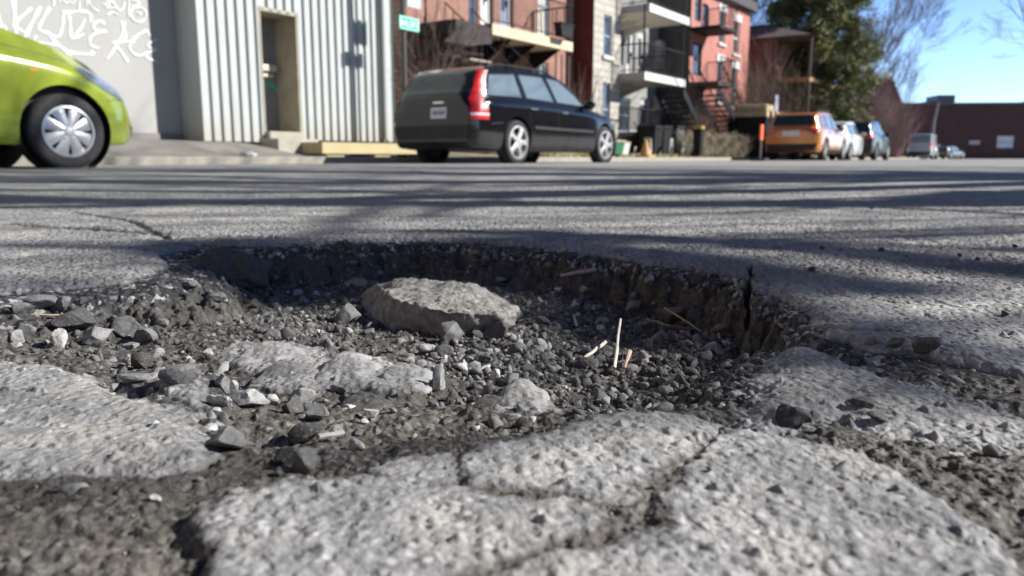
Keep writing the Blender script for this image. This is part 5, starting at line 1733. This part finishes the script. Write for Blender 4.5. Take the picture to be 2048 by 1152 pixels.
SUV = dict(
    top=[(-2.2, .7), (-2.17, 1.05), (-2.05, 1.2), (-1.9, 1.5), (-1.7, 1.62), (-.8, 1.68), (-.1, 1.66), (.3, 1.56), (.9, 1.2), (1.2, 1.14), (1.8, 1.04), (2.1, .9), (2.2, .65)],
    belt=[(-2.2, .95), (-1.8, 1.12), (-.6, 1.08), (.5, 1.02), (1.2, .98), (1.9, .82), (2.2, .6)],
    bot=[(-2.2, .38), (-2.0, .28), (-1, .24), (1, .24), (2.0, .27), (2.2, .34)],
    wid=[(-2.2, .72), (-2.08, .84), (-1.6, .90), (-.5, .91), (1.2, .90), (1.8, .84), (2.2, .6)],
    roofw=[(-2.2, .62), (-1.7, .64), (-.3, .66), (.5, .64), (1.0, .66), (2.2, .4)],
    axles=(1.32, -1.30), track=.90, wr=.345, arch=.40, rim=.23, style='alloy',
    side_windows=[[(-1.75, 1.16), (-1.62, 1.46), (-1.15, 1.52), (-1.1, 1.14)], [(-1.0, 1.13), (-1.05, 1.53), (-.35, 1.56), (-.25, 1.10)], [(-.15, 1.10), (-.25, 1.56), (.1, 1.53), (.72, 1.16), (.8, 1.08)]],
    seams=[[(-1.05, 1.08), (-.95, .45), (-.2, .38), (-.2, 1.06)], [(-.2, .38), (.75, .38), (.85, 1.0)]],
    handles=[(-.9, .95), (.02, .92)], mirror=(.62, 1.08),
    sill=[(-.9, .24), (-.9, .38), (.9, .38), (.9, .24)],
    panels=[('rear_window', [(-.56, 1.53), (.56, 1.53), (.68, 1.18), (-.68, 1.18)], 'B', CARGLASS), ('number_plate', [(-.27, 1.0), (.27, 1.0), (.27, .82), (-.27, .82)], 'B', PLATE),
            ('tail_light', [(-.80, 1.06), (-.42, 1.03), (-.45, .92), (-.80, .88)], 'B', plain('dim_red_lamp', (.35, .01, .015), .12, .1, 5, spec=.8, coat=1.0)), ('tail_light', [(.80, 1.06), (.42, 1.03), (.45, .92), (.80, .88)], 'B', plain('dim_red_lamp', (.35, .01, .015), .12)),
            ('rear_bumper', [(-.82, .56), (.82, .56), (.72, .34), (-.72, .34)], 'B', PAINTS['dark']), ('windscreen', [(-.58, 1.52), (.58, 1.52), (.70, 1.22), (-.70, 1.22)], 'F', CARGLASS)],
    side_bits=[('tail_light_side', [(-2.10, 1.03), (-1.92, 1.06), (-1.86, 1.0), (-2.08, .92)], REDL)],
    rails=(-1.6, .1, .60),
)
SUV = scaled(SUV, 1.0, 1.0, .945)
ORANGE = paint('orange_car_paint', (.56, .20, .028), .22, .25, 1.0, .1)
b3 = 6.25
a3 = a_at(1639, b3, 300) + 2.13
car('orange_crossover', 'orange compact crossover seen from behind with red corner lights', 'car', SUV, ORANGE, S2W(a3, b3 + .9, .07), rz, GC)
def u_of(a, b):
    p = S2W(a, b, .8)
    return 1024 + FPX * p.x / (p.y * CT + (CAM_H - p.z) * ST)
WHITEC = paint('pale_blue_silver_paint', (.56, .57, .57), .3, .0, .3)
SEDAN = dict(HATCH); SEDAN.update(style='alloy')
car('silver_hatchback', 'pale silver blue hatchback parked between the orange crossover and the grey one', 'car', SEDAN, WHITEC, S2W(a3 + 4.75, b3 + .2 + .86, .07), rz, GC)
GREYC = paint('slate_grey_paint', (.022, .023, .025), .25, .0, .4, .15)
b5 = 6.1
SUV2 = dict(SUV)
car('grey_crossover', 'slate grey crossover with a dark rear window, beyond the silver hatchback', 'car', SUV2, GREYC, S2W(a_at(1746, b5, 300) + 2.13, b5 + .9, .07), rz, GC)
VAN = dict(SUV)
VAN.update(top=[(-2.2, .8), (-2.18, 1.3), (-2.1, 1.75), (-1.95, 1.92), (-.8, 1.96), (.4, 1.93), (.9, 1.75), (1.4, 1.3), (1.8, 1.12), (2.1, .9), (2.2, .65)], roofw=[(-2.2, .74), (-1.7, .76), (.5, .76), (1.2, .7), (2.2, .4)], rails=None,
    side_windows=[[(.1, 1.2), (.1, 1.7), (.7, 1.68), (1.1, 1.25)]],
    panels=[('rear_window', [(-.6, 1.75), (.6, 1.75), (.68, 1.25), (-.68, 1.25)], 'B', plain('grey_van_glass', (.20, .21, .23), .2)), ('tail_light', [(.86, 1.2), (.72, 1.2), (.72, .9), (.86, .9)], 'B', REDL), ('tail_light', [(-.86, 1.2), (-.72, 1.2), (-.72, .9), (-.86, .9)], 'B', REDL),
            ('rear_bumper', [(-.82, .56), (.82, .56), (.72, .34), (-.72, .34)], 'B', PAINTS['dark'])])
VANW = paint('pale_grey_van_paint', (.42, .42, .44), .3, .1)
p = px_y(1845, 316, 62)
car('grey_van', 'pale grey van seen from behind near the brown brick building', 'van', VAN, VANW, (p.x, 62, .07), R(55), None)
p = px_y(1893, 316, 66)
LOW = scaled(SEDAN, 1.0, 1.0, .74)
car('dark_green_car', 'low dark green car right of the pale grey van', 'car', LOW, paint('dark_green_paint', (.03, .055, .05), .2, .3), (p.x, 66, .07), R(40), None)

# ------------------------------------------------------------------ street furniture and small things
# street name sign on a post
bq = 10.2
aq = a_at(808, bq, 100)
sg = thing('street_sign', 'green street name sign with white lettering on a dark post at the corner', 'street sign', S2W(aq, bq, zpave(aq, bq)), rz)
zq = zpave(aq, bq)
obj('post', MB().tube([(0, 0, 0), (0, 0, 5.4)], .045, 8), plain('dark_post', (.055, .06, .045), .6, .15, 4), sg)
s0, s1 = a_at(801, bq - .1, 45) - aq, a_at(841, bq - .1, 45) - aq
z0, z1 = z_at(820, 61, bq - .1) - zq, z_at(820, 33, bq - .1) - zq
SGN = plain('sign_green', (.0, .40, .27), .4, .05, 3)
bd = obj('board', MB().bbox(s0, s1, -.07, -.05, z0, z1, .008), SGN, sg)
L = s1 - s0; Hh = z1 - z0
SW = plain('sign_white', (.72, .86, .80), .5, .04, 3)
mb = MB().box(s0 + .02, s1 - .02, -.074, -.0705, z0 + .02, z0 + .034).box(s0 + .02, s1 - .02, -.074, -.0705, z1 - .034, z1 - .02).box(s1 - .045, s1 - .02, -.074, -.0705, z0 + .045, z1 - .045).box(s0 + .02, s0 + .045, -.074, -.0705, z0 + .045, z1 - .045)
obj('border', mb, SW, bd)
mb = MB()
def glyph(x, w, segs, hh=.40):
    zb_, zt_ = z0 + Hh * (.5 - hh / 2), z0 + Hh * (.5 + hh / 2)
    for (ax, az, bx, bz) in segs:
        mb.tube([(x + ax * w, -.073, zb_ + (zt_ - zb_) * az), (x + bx * w, -.073, zb_ + (zt_ - zb_) * bz)], .009, 5)
gw = L * .10
for i, sgm in enumerate(([(0, 0, 0, 1), (1, 0, 1, 1), (0, .5, 1, .5)], [(0, 0, .5, 1), (.5, 1, 1, 0)], [(0, 0, 0, 1), (0, 0, 1, 0)], [(0, 0, 0, 1), (0, 1, 1, 1), (0, 0, 1, 0), (1, 0, 1, 1)], [(0, 0, 0, 1), (0, 1, 1, 1), (0, .5, 1, .5)], [(0, 0, 0, 1), (0, 0, 1, 0), (1, 0, 1, 1)])):
    glyph(s0 + L * (.10 + i * .145), gw, sgm)
mb.v = [(x, -.0725 + (y + .073) * .06, z) for x, y, z in mb.v]
obj('lettering', mb, SW, bd)
obj('upper_sign', MB().bbox(.04, .42, -.07, -.05, z_at(828, 18, bq) - zq, z_at(828, -30, bq) - zq, .008), plain('sign_grey', (.42, .46, .50), .4), sg)

# parking sign
bq = 9.4; aq = a_at(1549, bq, 250)
sg = thing('parking_sign', 'small pale lilac sign on a thin post behind the orange crossover', 'sign', S2W(aq, bq, .2), rz)
z0, z1 = z_at(1549, 222, bq) - .2, z_at(1549, 190, bq) - .2
obj('post', MB().tube([(0, 0, 0), (0, 0, z1 + .1)], .03, 8), plain('grey_steel', (.16, .16, .17), .5), sg)
obj('plate', MB().bbox(-.22, .22, -.045, -.032, z0, z1, .006), plain('pale_lilac_sign', (.46, .45, .58), .5, .08, 4), sg)
# orange marker post
bq = 6.9; aq = a_at(1521, bq, 300)
mk = thing('marker_post', 'bright orange flat topped marker standing on a grey stand by the orange crossover', 'marker', S2W(aq, bq, .07), rz)
z0, z1 = z_at(1523, 281, bq) - .07, z_at(1523, 249, bq) - .07
obj('panel', MB().bbox(-.11, .11, -.03, .03, z0, z1, .028), plain('safety_orange', (.85, .14, .03), .5, .05, 3), mk)
obj('stem', MB().tube([(0, 0, .05), (0, 0, z0 + .05)], .03, 8), plain('grey_steel', (.16, .16, .17), .5), mk)
obj('base', MB().bbox(-.22, .22, -.2, .2, 0, .07, .02), PAINTS['dark'], mk)
# lumber trailer
bq = 9.3; aq = a_at(1530, bq, 260); ae = a_at(1622, bq, 260)
tl = thing('dark_skip', 'black roadside skip filled with cut wood behind the orange crossover', 'skip', S2W(aq, bq, .17), rz)
zt = z_at(1560, 237, bq) - .17
obj('tub', MB().prism([(.25, .1), (ae - aq - .25, .1), (ae - aq, zt), (0, zt)], 0, 1.5, 'y'), BLACKI, tl)
obj('rim', MB().box(-.04, ae - aq + .04, -.05, -.003, zt - .12, zt - .02), BLACKI, tl)
obj('foot', MB().box(.4, .6, .1, 1.4, 0, .098).box(ae - aq - .6, ae - aq - .4, .1, 1.4, 0, .098), BLACKI, tl)
LOG = plain('cut_wood', (.62, .50, .30), .8, .25, 6)
lg0 = None
nl = 11
for i in range(nl):
    x = .12 + (ae - aq - .24) * i / (nl - 1)
    if lg0 is None:
        lg0 = obj('log', MB().lathe([(.001, -.02), (.13, 0), (.14, .05), (.14, 1.2), (.001, 1.22)], 12, 'y'), LOG); lg = lg0
    else:
        lg = lg0.copy(); COL.objects.link(lg)
    lg.location = S2W(aq + x, bq - .05, .17 + zt + .10 + random.uniform(-.02, .05)); lg.rotation_euler = (0, random.uniform(0, 3), rz)
    tag(lg, 'pale cut log lying on top of the black skip', 'log', 'cut logs on the black skip')
for i in range(3):
    lg = lg0.copy(); COL.objects.link(lg)
    lg.location = S2W(aq + .2 + i * .3, bq - .0, .17 + zt + .34); lg.rotation_euler = (0, i, rz)
    tag(lg, 'pale cut log stacked in the upper row at the left end of the skip', 'log', 'cut logs on the black skip')

# bins
def wheelie(name, label, u, b, v0, v1, w, body, lid):
    a = a_at(u, b, 300); zg = .19
    t = thing(name, label, 'bin', S2W(a, b, zg), rz)
    h_ = z_at(u, v0, b) - zg
    obj('tub', MB().add([(-w * .4, -w * .4, .05), (w * .4, -w * .4, .05), (w * .4, w * .4, .05), (-w * .4, w * .4, .05), (-w * .5, -w * .5, h_ * .9), (w * .5, -w * .5, h_ * .9), (w * .5, w * .5, h_ * .9), (-w * .5, w * .5, h_ * .9)],
        [(0, 3, 2, 1), (0, 1, 5, 4), (1, 2, 6, 5), (2, 3, 7, 6), (3, 0, 4, 7), (4, 5, 6, 7)]), body, t)
    obj('lid', MB().bbox(-w * .54, w * .54, -w * .54, w * .56, h_ * .902, h_, .02), lid, t)
    for s in (-1, 1):
        obj('wheel', MB().lathe([(.001, -.03), (.09, -.03), (.09, .03), (.001, .03)], 14, 'x', (s * w * .42, w * .42, .09)), RUBBER, t)
    return t
GREENB = plain('green_bin_plastic', (.025, .13, .06), .5, .1, 4)
wheelie('green_bin', 'dark green bin on the pavement just ahead of the black wagon', 1224, 9.5, 281, 313, .50, GREENB, plain('tan_lid', (.45, .38, .28), .6))
wheelie('pale_bin', 'pale grey bin beside the dark green one', 1240, 9.6, 284, 313, .40, plain('pale_bin_plastic', (.50, .54, .50), .5), plain('tan_lid', (.45, .38, .28), .6))
for i, (u, lb) in enumerate(((1300, 'black bin on the stone house porch, left of the pair'), (1318, 'black bin on the stone house porch, between two others'), (1343, 'dark grey bin on the stone house porch by the stair'))):
    wheelie('black_bin', lb, u, 10.9, 252, 285, .62, BLACKI if i < 2 else plain('dark_grey_bin', (.05, .055, .06), .5), BLACKI)
bb = wheelie('yellow_topped_bin', 'tall black bin with a yellow lid before the salmon house', 1396, 9.6, 252, 300, .28, BLACKI, plain('yellow_lid', (.40, .26, .03), .5))
# orange toy or cone near the wagon
aq = a_at(1284, 9.3, 310)
cn = thing('traffic_cone', 'small faded orange cone lying on the pavement edge past the wagon', 'cone', S2W(aq, 9.2, .20), rz)
CO = plain('faded_orange', (.50, .27, .08), .6, .12, 5)
obj('cone', MB().lathe([(.02, .42), (.035, .42), (.15, .03), (.001, .03)], 16, 'z'), CO, cn)
obj('base', MB().bbox(-.2, .2, -.2, .2, -.03, .028, .01), CO, cn)
# litter on the pavement
aq = a_at(497, 9.1, 323)
mb = MB()
bmx = bmesh.new(); bmesh.ops.create_icosphere(bmx, subdivisions=3, radius=.09)
for v in bmx.verts:
    q = v.co.copy(); v.co = (q.x * 1.2 + .02 * math.sin(q.y * 60), q.y * .8, q.z * .42 + .012 * math.sin(q.x * 70 + q.y * 40))
mb.bm(bmx)
o = obj('crumpled_paper', mb, WHITEP, None, 20)
o.location = S2W(aq, 9.1, zpave(aq, 9.1) + .03)
tag(o, 'crumpled white paper lying on the pavement near the kerb', 'litter')

# ------------------------------------------------------------------ plants
def bare_tree(name, label, loc, height, seed, spread=.5, levels=5, trunk=.14, col=None, cat='tree', n0=5, up=.25, group=None, lean=(0, 0), start=.30, twig=.006, kids_=(3, 4), sub=None):
    rg = random.Random(seed)
    t = thing(name, label, cat, loc, 0, group)
    tr, br, tw = MB(), MB(), MB()
    def grow(p, d, L, r, lv, mb):
        pts, rads = [p], [r]
        k = 4
        dd = d.copy()
        for i in range(k):
            dd = (dd + Vector((rg.gauss(0, .13), rg.gauss(0, .13), rg.gauss(.04 + up * .12, .08)))).normalized()
            p = p + dd * (L / k)
            pts.append(p); rads.append(max(twig, r * (1 - .55 * (i + 1) / k)))
        mb.tube(pts, rads, 7 if lv == 0 else 5 if lv < 3 else 3, cap=False)
        if lv >= levels: return
        m = rg.randint(*kids_) if lv > 0 else n0
        for j in range(m):
            q = (start if lv == 0 else .25) + (1 - (start if lv == 0 else .25)) * (j + rg.random()) / m
            i = min(int(q * k), k - 1)
            bp = pts[i].lerp(pts[i + 1], q * k - i)
            axis = dd.orthogonal().normalized()
            axis.rotate(Matrix.Rotation(rg.uniform(0, 6.283), 3, dd))
            nd = (dd + axis * rg.uniform(spread * .8, spread * 1.7)).normalized()
            grow(bp, nd, L * rg.uniform(.55, .78), rads[i] * .62, lv + 1, br if lv + 1 < 3 else tw)
        grow(p, dd, L * .62, rads[-1], lv + 1, br if lv + 1 < 3 else tw)
    grow(Vector((0, 0, 0)), Vector((lean[0], lean[1], 1)).normalized(), height * .42, trunk, 0, tr)
    m = col or BARK
    obj('trunk', tr, m, t, 60)
    if br.v: obj('limbs', br, m, t)
    if tw.v: obj('twigs', tw, sub or m, t)
    return t
n = NT('bark')
f = n.noise(9, 5, .65, n.mapping((1, 1, .25)))
BARK = n.done(n.ramp(f, [(.3, (.075, .065, .058)), (.7, (.19, .17, .15))]), .9, n.bump(f, .6, .02))
TWIGM = plain('bare_twigs', (.22, .17, .14), .9, .2, 3)
p = FW(1745, 300, 48)
for i, (u, yy, hh, sd, tr_) in enumerate(((1718, 52, 12.5, 3, .12), (1722, 60, 11, 8, .10), (1700, 64, 17, 21, .15))):
    p = FW(u, 300, yy)
    bare_tree('bare_tree', ('leafless tree rising behind the pine on its right', 'smaller leafless tree over the red gabled house', 'tall leafless tree standing behind the pine top')[i], (p.x, yy, .1), hh, sd, .40, 6, tr_, BARK, n0=5, up=.22, group='leafless trees behind the pine', start=.35, twig=.007, sub=TWIGM, kids_=(2, 3))
p = FW(1528, 300, 44)
bare_tree('bare_tree', 'leafless tree between the salmon house and the pine', (p.x - .3, 44.5, .1), 14, 5, .40, 5, .16, BARK, n0=6, up=.5, start=.4, twig=.012, sub=TWIGM)
# shrubs in front of the houses
SHR = plain('bare_shrub_stems', (.16, .115, .09), .9, .25, 3)
def shrub(label, u, b, h_, w, seed, n_=60, mat=None, name='bare_shrub', zg=.2):
    rg = random.Random(seed)
    a = a_at(u, b, 300)
    t = thing(name, label, 'shrub', S2W(a, b, zg), rz, 'leafless shrubs before the houses')
    mb = MB()
    for i in range(n_):
        x, y = rg.uniform(-w / 2, w / 2), rg.uniform(-.4, .4)
        p = Vector((x * .6, y, 0)); d = Vector((x * .35 + rg.gauss(0, .15), rg.gauss(0, .2), 1)).normalized()
        L = h_ * rg.uniform(.6, 1.05)
        pts = [p]
        for k in range(4):
            d = (d + Vector((rg.gauss(0, .14), rg.gauss(0, .14), .05))).normalized()
            pts.append(pts[-1] + d * L / 4)
        mb.tube(pts, [.012, .010, .008, .006, .004], 3, cap=False)
        for q in range(5):
            s_ = rg.randint(1, 3)
            e = (d + Vector((rg.gauss(0, .6), rg.gauss(0, .6), rg.gauss(.2, .3)))).normalized()
            mb.tube([pts[s_], pts[s_] + e * L * .2, pts[s_] + e * L * .36 + Vector((0, 0, .06))], [.007, .005, .003], 3, cap=False)
    obj('stems', mb, mat or SHR, t)
shrub('leafless shrub in front of the dark red side wall', 1165, 11.5, 2.7, 1.6, 3, 30)
shrub('leafless climber bush before the brick house stair', 850, 11.6, 4.0, 1.6, 4, 40)
shrub('dense leafless shrub before the salmon house stair', 1405, 10.6, 2.0, 1.8, 5, 50)
shrub('tall leafless shrub beside the salmon house right corner', 1470, 10.9, 3.3, 2.2, 6, 55)
shrub('leafless thicket before the porch house', 1510, 10.2, 4.6, 2.6, 7, 75)
shrub('leafless thicket at the foot of the pine', 1570, 10.4, 4.0, 4.0, 8, 110)
PURP = plain('purple_brown_twigs', (.19, .12, .115), .9, .2, 3)
p = FW(1780, 300, 52)
for i, (u, yy, hh, ww) in enumerate(((1735, 50, 5.0, 5), (1785, 54, 4.5, 6), (1690, 48, 3.6, 5))):
    q = W2S(FW(u, 300, yy).x, yy)
    shrub(('purple brown thicket right of the pine foot', 'purple brown thicket against the brown brick building', 'purple brown thicket behind the grey crossover')[i], u, q[1], hh, ww, 30 + i, 230, PURP, zg=.15)
# clipped tan hedge
bq = 9.6
a0, a1 = a_at(1408, bq, 290), a_at(1502, bq, 290)
hd = thing('tan_hedge', 'tan leafless hedge clipped low in front of the salmon house', 'hedge', S2W(a0, bq, .18), rz)
mb = MB(); rg = random.Random(9)
hh = z_at(1450, 263, bq) - .18
for i in range(1500):
    x, y = rg.uniform(0, a1 - a0), rg.uniform(0, .9)
    p0 = Vector((x, y, rg.uniform(0, hh * .8)))
    d = Vector((rg.gauss(0, .6), rg.gauss(0, .6), rg.uniform(.2, 1))).normalized()
    p1 = p0 + d * rg.uniform(.2, .5)
    p1.z = min(p1.z, hh * (1 + .12 * math.sin(x * 2.1)))
    mb.tube([p0, p1], [.012, .005], 3, cap=False)
obj('stems', mb, plain('tan_twigs', (.34, .29, .21), .9, .2, 3), hd)
# dry grass verge
mb = MB()
for i in range(9000):
    a = rg.uniform(15, 46); b = rg.uniform(9.9, 11.0) if a > 22 else rg.uniform(10.3, 11.6)
    p = S2W(a, b, zpave(a, b) + .0)
    h_ = rg.uniform(.04, .14); q = rg.uniform(0, 6.28)
    e = Vector((math.cos(q) * .02, math.sin(q) * .02, 0))
    mb.add([p - e, p + e, p + e * rg.uniform(-1, 1) * 2 + Vector((rg.gauss(0, .03), rg.gauss(0, .03), h_))], [(0, 1, 2)])
o = obj('dry_grass', mb, plain('straw_grass', (.42, .38, .20), .9, .25, 1.0))
tag(o, 'dry yellowish grass along the house fronts', None, None, 'stuff')

# pine
def pine(loc, H_, Rb, seed):
    rg = np.random.default_rng(seed)
    t = thing('pine_tree', 'big dense dark green pine with an uneven crown behind the parked cars', 'tree', loc, 0)
    tr = MB().tube([(0, 0, 0), (.1, 0, H_ * .4), (0, .1, H_ * .8), (0, 0, H_)], [.28, .22, .10, .03], 9)
    obj('trunk', tr, BARK, t, 60)
    lim = MB(); clumps = []
    nb = 290
    for i in range(nb):
        z = H_ * (.045 + .935 * ((i + rg.random()) / nb) ** .92)
        prof = Rb * (1 - (z / H_) ** 1.45) * rg.uniform(.62, 1.14) + .30
        a = i * 2.4 + rg.normal() * .4
        d = np.array([math.cos(a), math.sin(a), rg.uniform(.05, .45)])
        pts = [Vector((0, 0, z))]
        for k in range(1, 5):
            q = k / 4
            pts.append(Vector((d[0] * prof * q, d[1] * prof * q, z + d[2] * prof * q * .7 + .12 * q * q)))
        lim.tube(pts, [.05, .04, .03, .02, .012], 4, cap=False)
        for k in range(10):
            q = rg.uniform(.30, 1.04)
            s = .10 + .22 * prof / 4
            c = np.array([d[0] * prof * q, d[1] * prof * q, z + d[2] * prof * q * .7 + .12 * q * q]) + rg.normal(size=3) * np.array([s, s, s * .55])
            clumps.append((c, .22 + .25 * rg.random()))
    obj('limbs', lim, BARK, t)
    C = np.array([c for c, s in clumps]); S_ = np.array([s for c, s in clumps])
    per = 34
    c = np.repeat(C, per, 0); s = np.repeat(S_, per)
    n_ = len(c)
    d = rg.normal(size=(n_, 3)); d[:, 2] = d[:, 2] * .7 + .35
    d /= np.linalg.norm(d, axis=1)[:, None]
    base = c + rg.normal(size=(n_, 3)) * s[:, None] * .35
    side = np.cross(d, rg.normal(size=(n_, 3))); side /= np.linalg.norm(side, axis=1)[:, None] + 1e-9
    L = s * rg.uniform(.6, 1.2, n_)
    w = .016 + .018 * rg.random(n_)
    V = np.stack([base - side * w[:, None], base + side * w[:, None], base + d * L[:, None] + side * w[:, None] * .3, base + d * L[:, None] - side * w[:, None] * .3], 1).reshape(-1, 3)
    F = (np.arange(n_)[:, None] * 4 + np.arange(4)[None])
    tone = np.repeat(np.clip(rg.normal(.5, .2, len(C)).repeat(per) + rg.normal(0, .1, n_), 0, 1), 4)
    nn = NT('pine_needles')
    col = nn.ramp(nn.attr('tone'), [(0, (.06, .078, .030)), (.5, (.155, .175, .068)), (1, (.31, .30, .12))])
    mt = nn.done(col, .7, spec=.3)
    o = mass_mesh('crown', V, F, tone, mt)
    o.parent = t
    return t
p = FW(1614, 300, 40)
pine((p.x, 40, .15), 16.0, 3.0, 4)

# ------------------------------------------------------------------ trees on the near side of the street, whose branches shade the road
p = FW(2075, 300, 30)
bare_tree('bare_tree', 'leafless tree whose hanging twigs reach into the upper right corner', (p.x + 1.5, 30, .1), 13, 14, .6, 6, .15, BARK, n0=6, up=-.05, start=.3, twig=.005, sub=TWIGM, kids_=(2, 3))

GT = thing('bare_tree', 'leafless street tree outside the right edge, its branches shading the pothole', 'tree', (9.6, 2.35, 0.02))
def shadow_limb(pts, w, t0, t1, mb, zc=0.0, n=7):
    """a limb that hangs so that its shade falls along the given line of the road"""
    P = []
    for i, (u, v) in enumerate(pts):
        k = i / max(1, len(pts) - 1)
        P.append(W(u, v, zc) + SUN * (t0 + (t1 - t0) * k) - GT.location)
    Q = [P[0]]
    for a, b in zip(P[:-1], P[1:]):
        L = (b - a).length
        for k in range(1, 5):
            q = a.lerp(b, k / 4)
            if k < 4: q = q + Vector((random.gauss(0, .012), random.gauss(0, .012), random.gauss(0, .012))) * L
            Q.append(q)
    m = len(Q)
    mb.tube(Q, [w * .5 * (1.0 - .45 * abs(i / (m - 1) - .35)) for i in range(m)], n)
    return Q
tr = MB().tube([(0, 0, 0), (.05, .0, 1.5), (0, .04, 3.2), (-.06, .0, 5), (0, .05, 7.5), (.1, 0, 10)], [.30, .24, .21, .17, .11, .04], 12)
obj('trunk', tr, BARK, GT, 60)
lb = MB()
random.seed(12)
LIMBS = [([(2300, 572), (2048, 540), (1700, 505), (1400, 482), (1050, 466), (800, 462)], .15, 8.2, 9.6, 0), ([(2300, 520), (2048, 505), (1800, 492), (1500, 478)], .05, 8.0, 9.0, 0),
    ([(-100, 492), (120, 494), (340, 494), (500, 505)], .06, 10.6, 9.4, 0), ([(-200, 402), (300, 394), (900, 379), (1300, 374)], .12, 9.8, 8.6, 0.03),
    ([(640, 470), (720, 430), (800, 396), (900, 376)], .06, 9.0, 9.6, 0.0), ([(860, 420), (960, 396), (1120, 380)], .07, 9.2, 9.6, 0.02),
    ([(1850, 400), (2000, 385), (2200, 392), (2500, 400)], .26, 8.0, 7.2, 0.02), ([(1300, 395), (1700, 400), (2200, 420)], .06, 8.6, 7.6, 0.02),
    ([(1000, 560), (1200, 590), (1420, 640), (1620, 690)], .15, 8.6, 7.9, -.06), ([(1040, 620), (1200, 655), (1400, 720), (1500, 790)], .07, 8.6, 7.9, -.06),
    ([(280, 545), (520, 555), (760, 545), (1000, 535)], .30, 9.6, 8.8, -.05), ([(330, 505), (560, 498), (760, 490), (1000, 496)], .13, 9.8, 8.8, 0), ([(230, 600), (450, 605), (640, 600), (720, 592)], .13, 9.6, 8.9, -.06),
    ([(1560, 690), (1750, 720), (2048, 780)], .045, 8.0, 7.4, 0), ([(1640, 668), (1850, 690), (2100, 720)], .06, 8.0, 7.4, 0), 
    ([(-100, 574), (100, 568), (260, 556)], .03, 10.2, 9.8, 0),
    ]
for pts, w, t0, t1, zc in LIMBS:
    Q = shadow_limb(pts, w, t0, t1, lb, zc)
    far = max(Q, key=lambda q: q.x)
    root = Vector((0, 0, max(2.6, far.z - 1.2)))
    mid = far.lerp(root, .5) + Vector((0, 0, -.15))
    lb.tube([far, mid, root], [min(w * .3, .014), .016, .03], 7)
obj('limbs', lb, BARK, GT)
tw = MB()
rg = random.Random(4)
for pts, w, t0, t1, zc in LIMBS:
    for i in range(3):
        k = rg.random() * (len(pts) - 1); j = int(k)
        u = pts[j][0] + (pts[j + 1][0] - pts[j][0]) * (k - j); v = pts[j][1] + (pts[j + 1][1] - pts[j][1]) * (k - j)
        p = W(u, v, zc) + SUN * (t0 + (t1 - t0) * k / (len(pts) - 1)) - GT.location
        d = Vector((rg.gauss(0, .7), rg.gauss(0, .7), rg.gauss(.3, .5))).normalized()
        q = [p]
        for s_ in range(4):
            d = (d + Vector((rg.gauss(0, .25), rg.gauss(0, .25), rg.gauss(0, .2)))).normalized()
            q.append(q[-1] + d * rg.uniform(.10, .26))
        tw.tube(q, [.012, .009, .007, .005, .003], 4, cap=False)
obj('twigs', tw, TWIGM, GT)
p2 = S2W(11, -7.5, 0)
bare_tree('bare_tree', 'second leafless street tree outside the right edge beyond the first', (p2.x, p2.y, .05), 12, 31, .55, 5, .2, BARK, n0=5, up=.1, start=.35, twig=.008, sub=TWIGM, kids_=(2, 3))

bare_tree('bare_tree', 'third leafless street tree outside the right edge, its trunk shading the road', (11.2, 3.35, .05), 13, 44, .55, 5, .42, BARK, n0=6, up=.1, start=.35, twig=.008, sub=TWIGM, kids_=(2, 3))
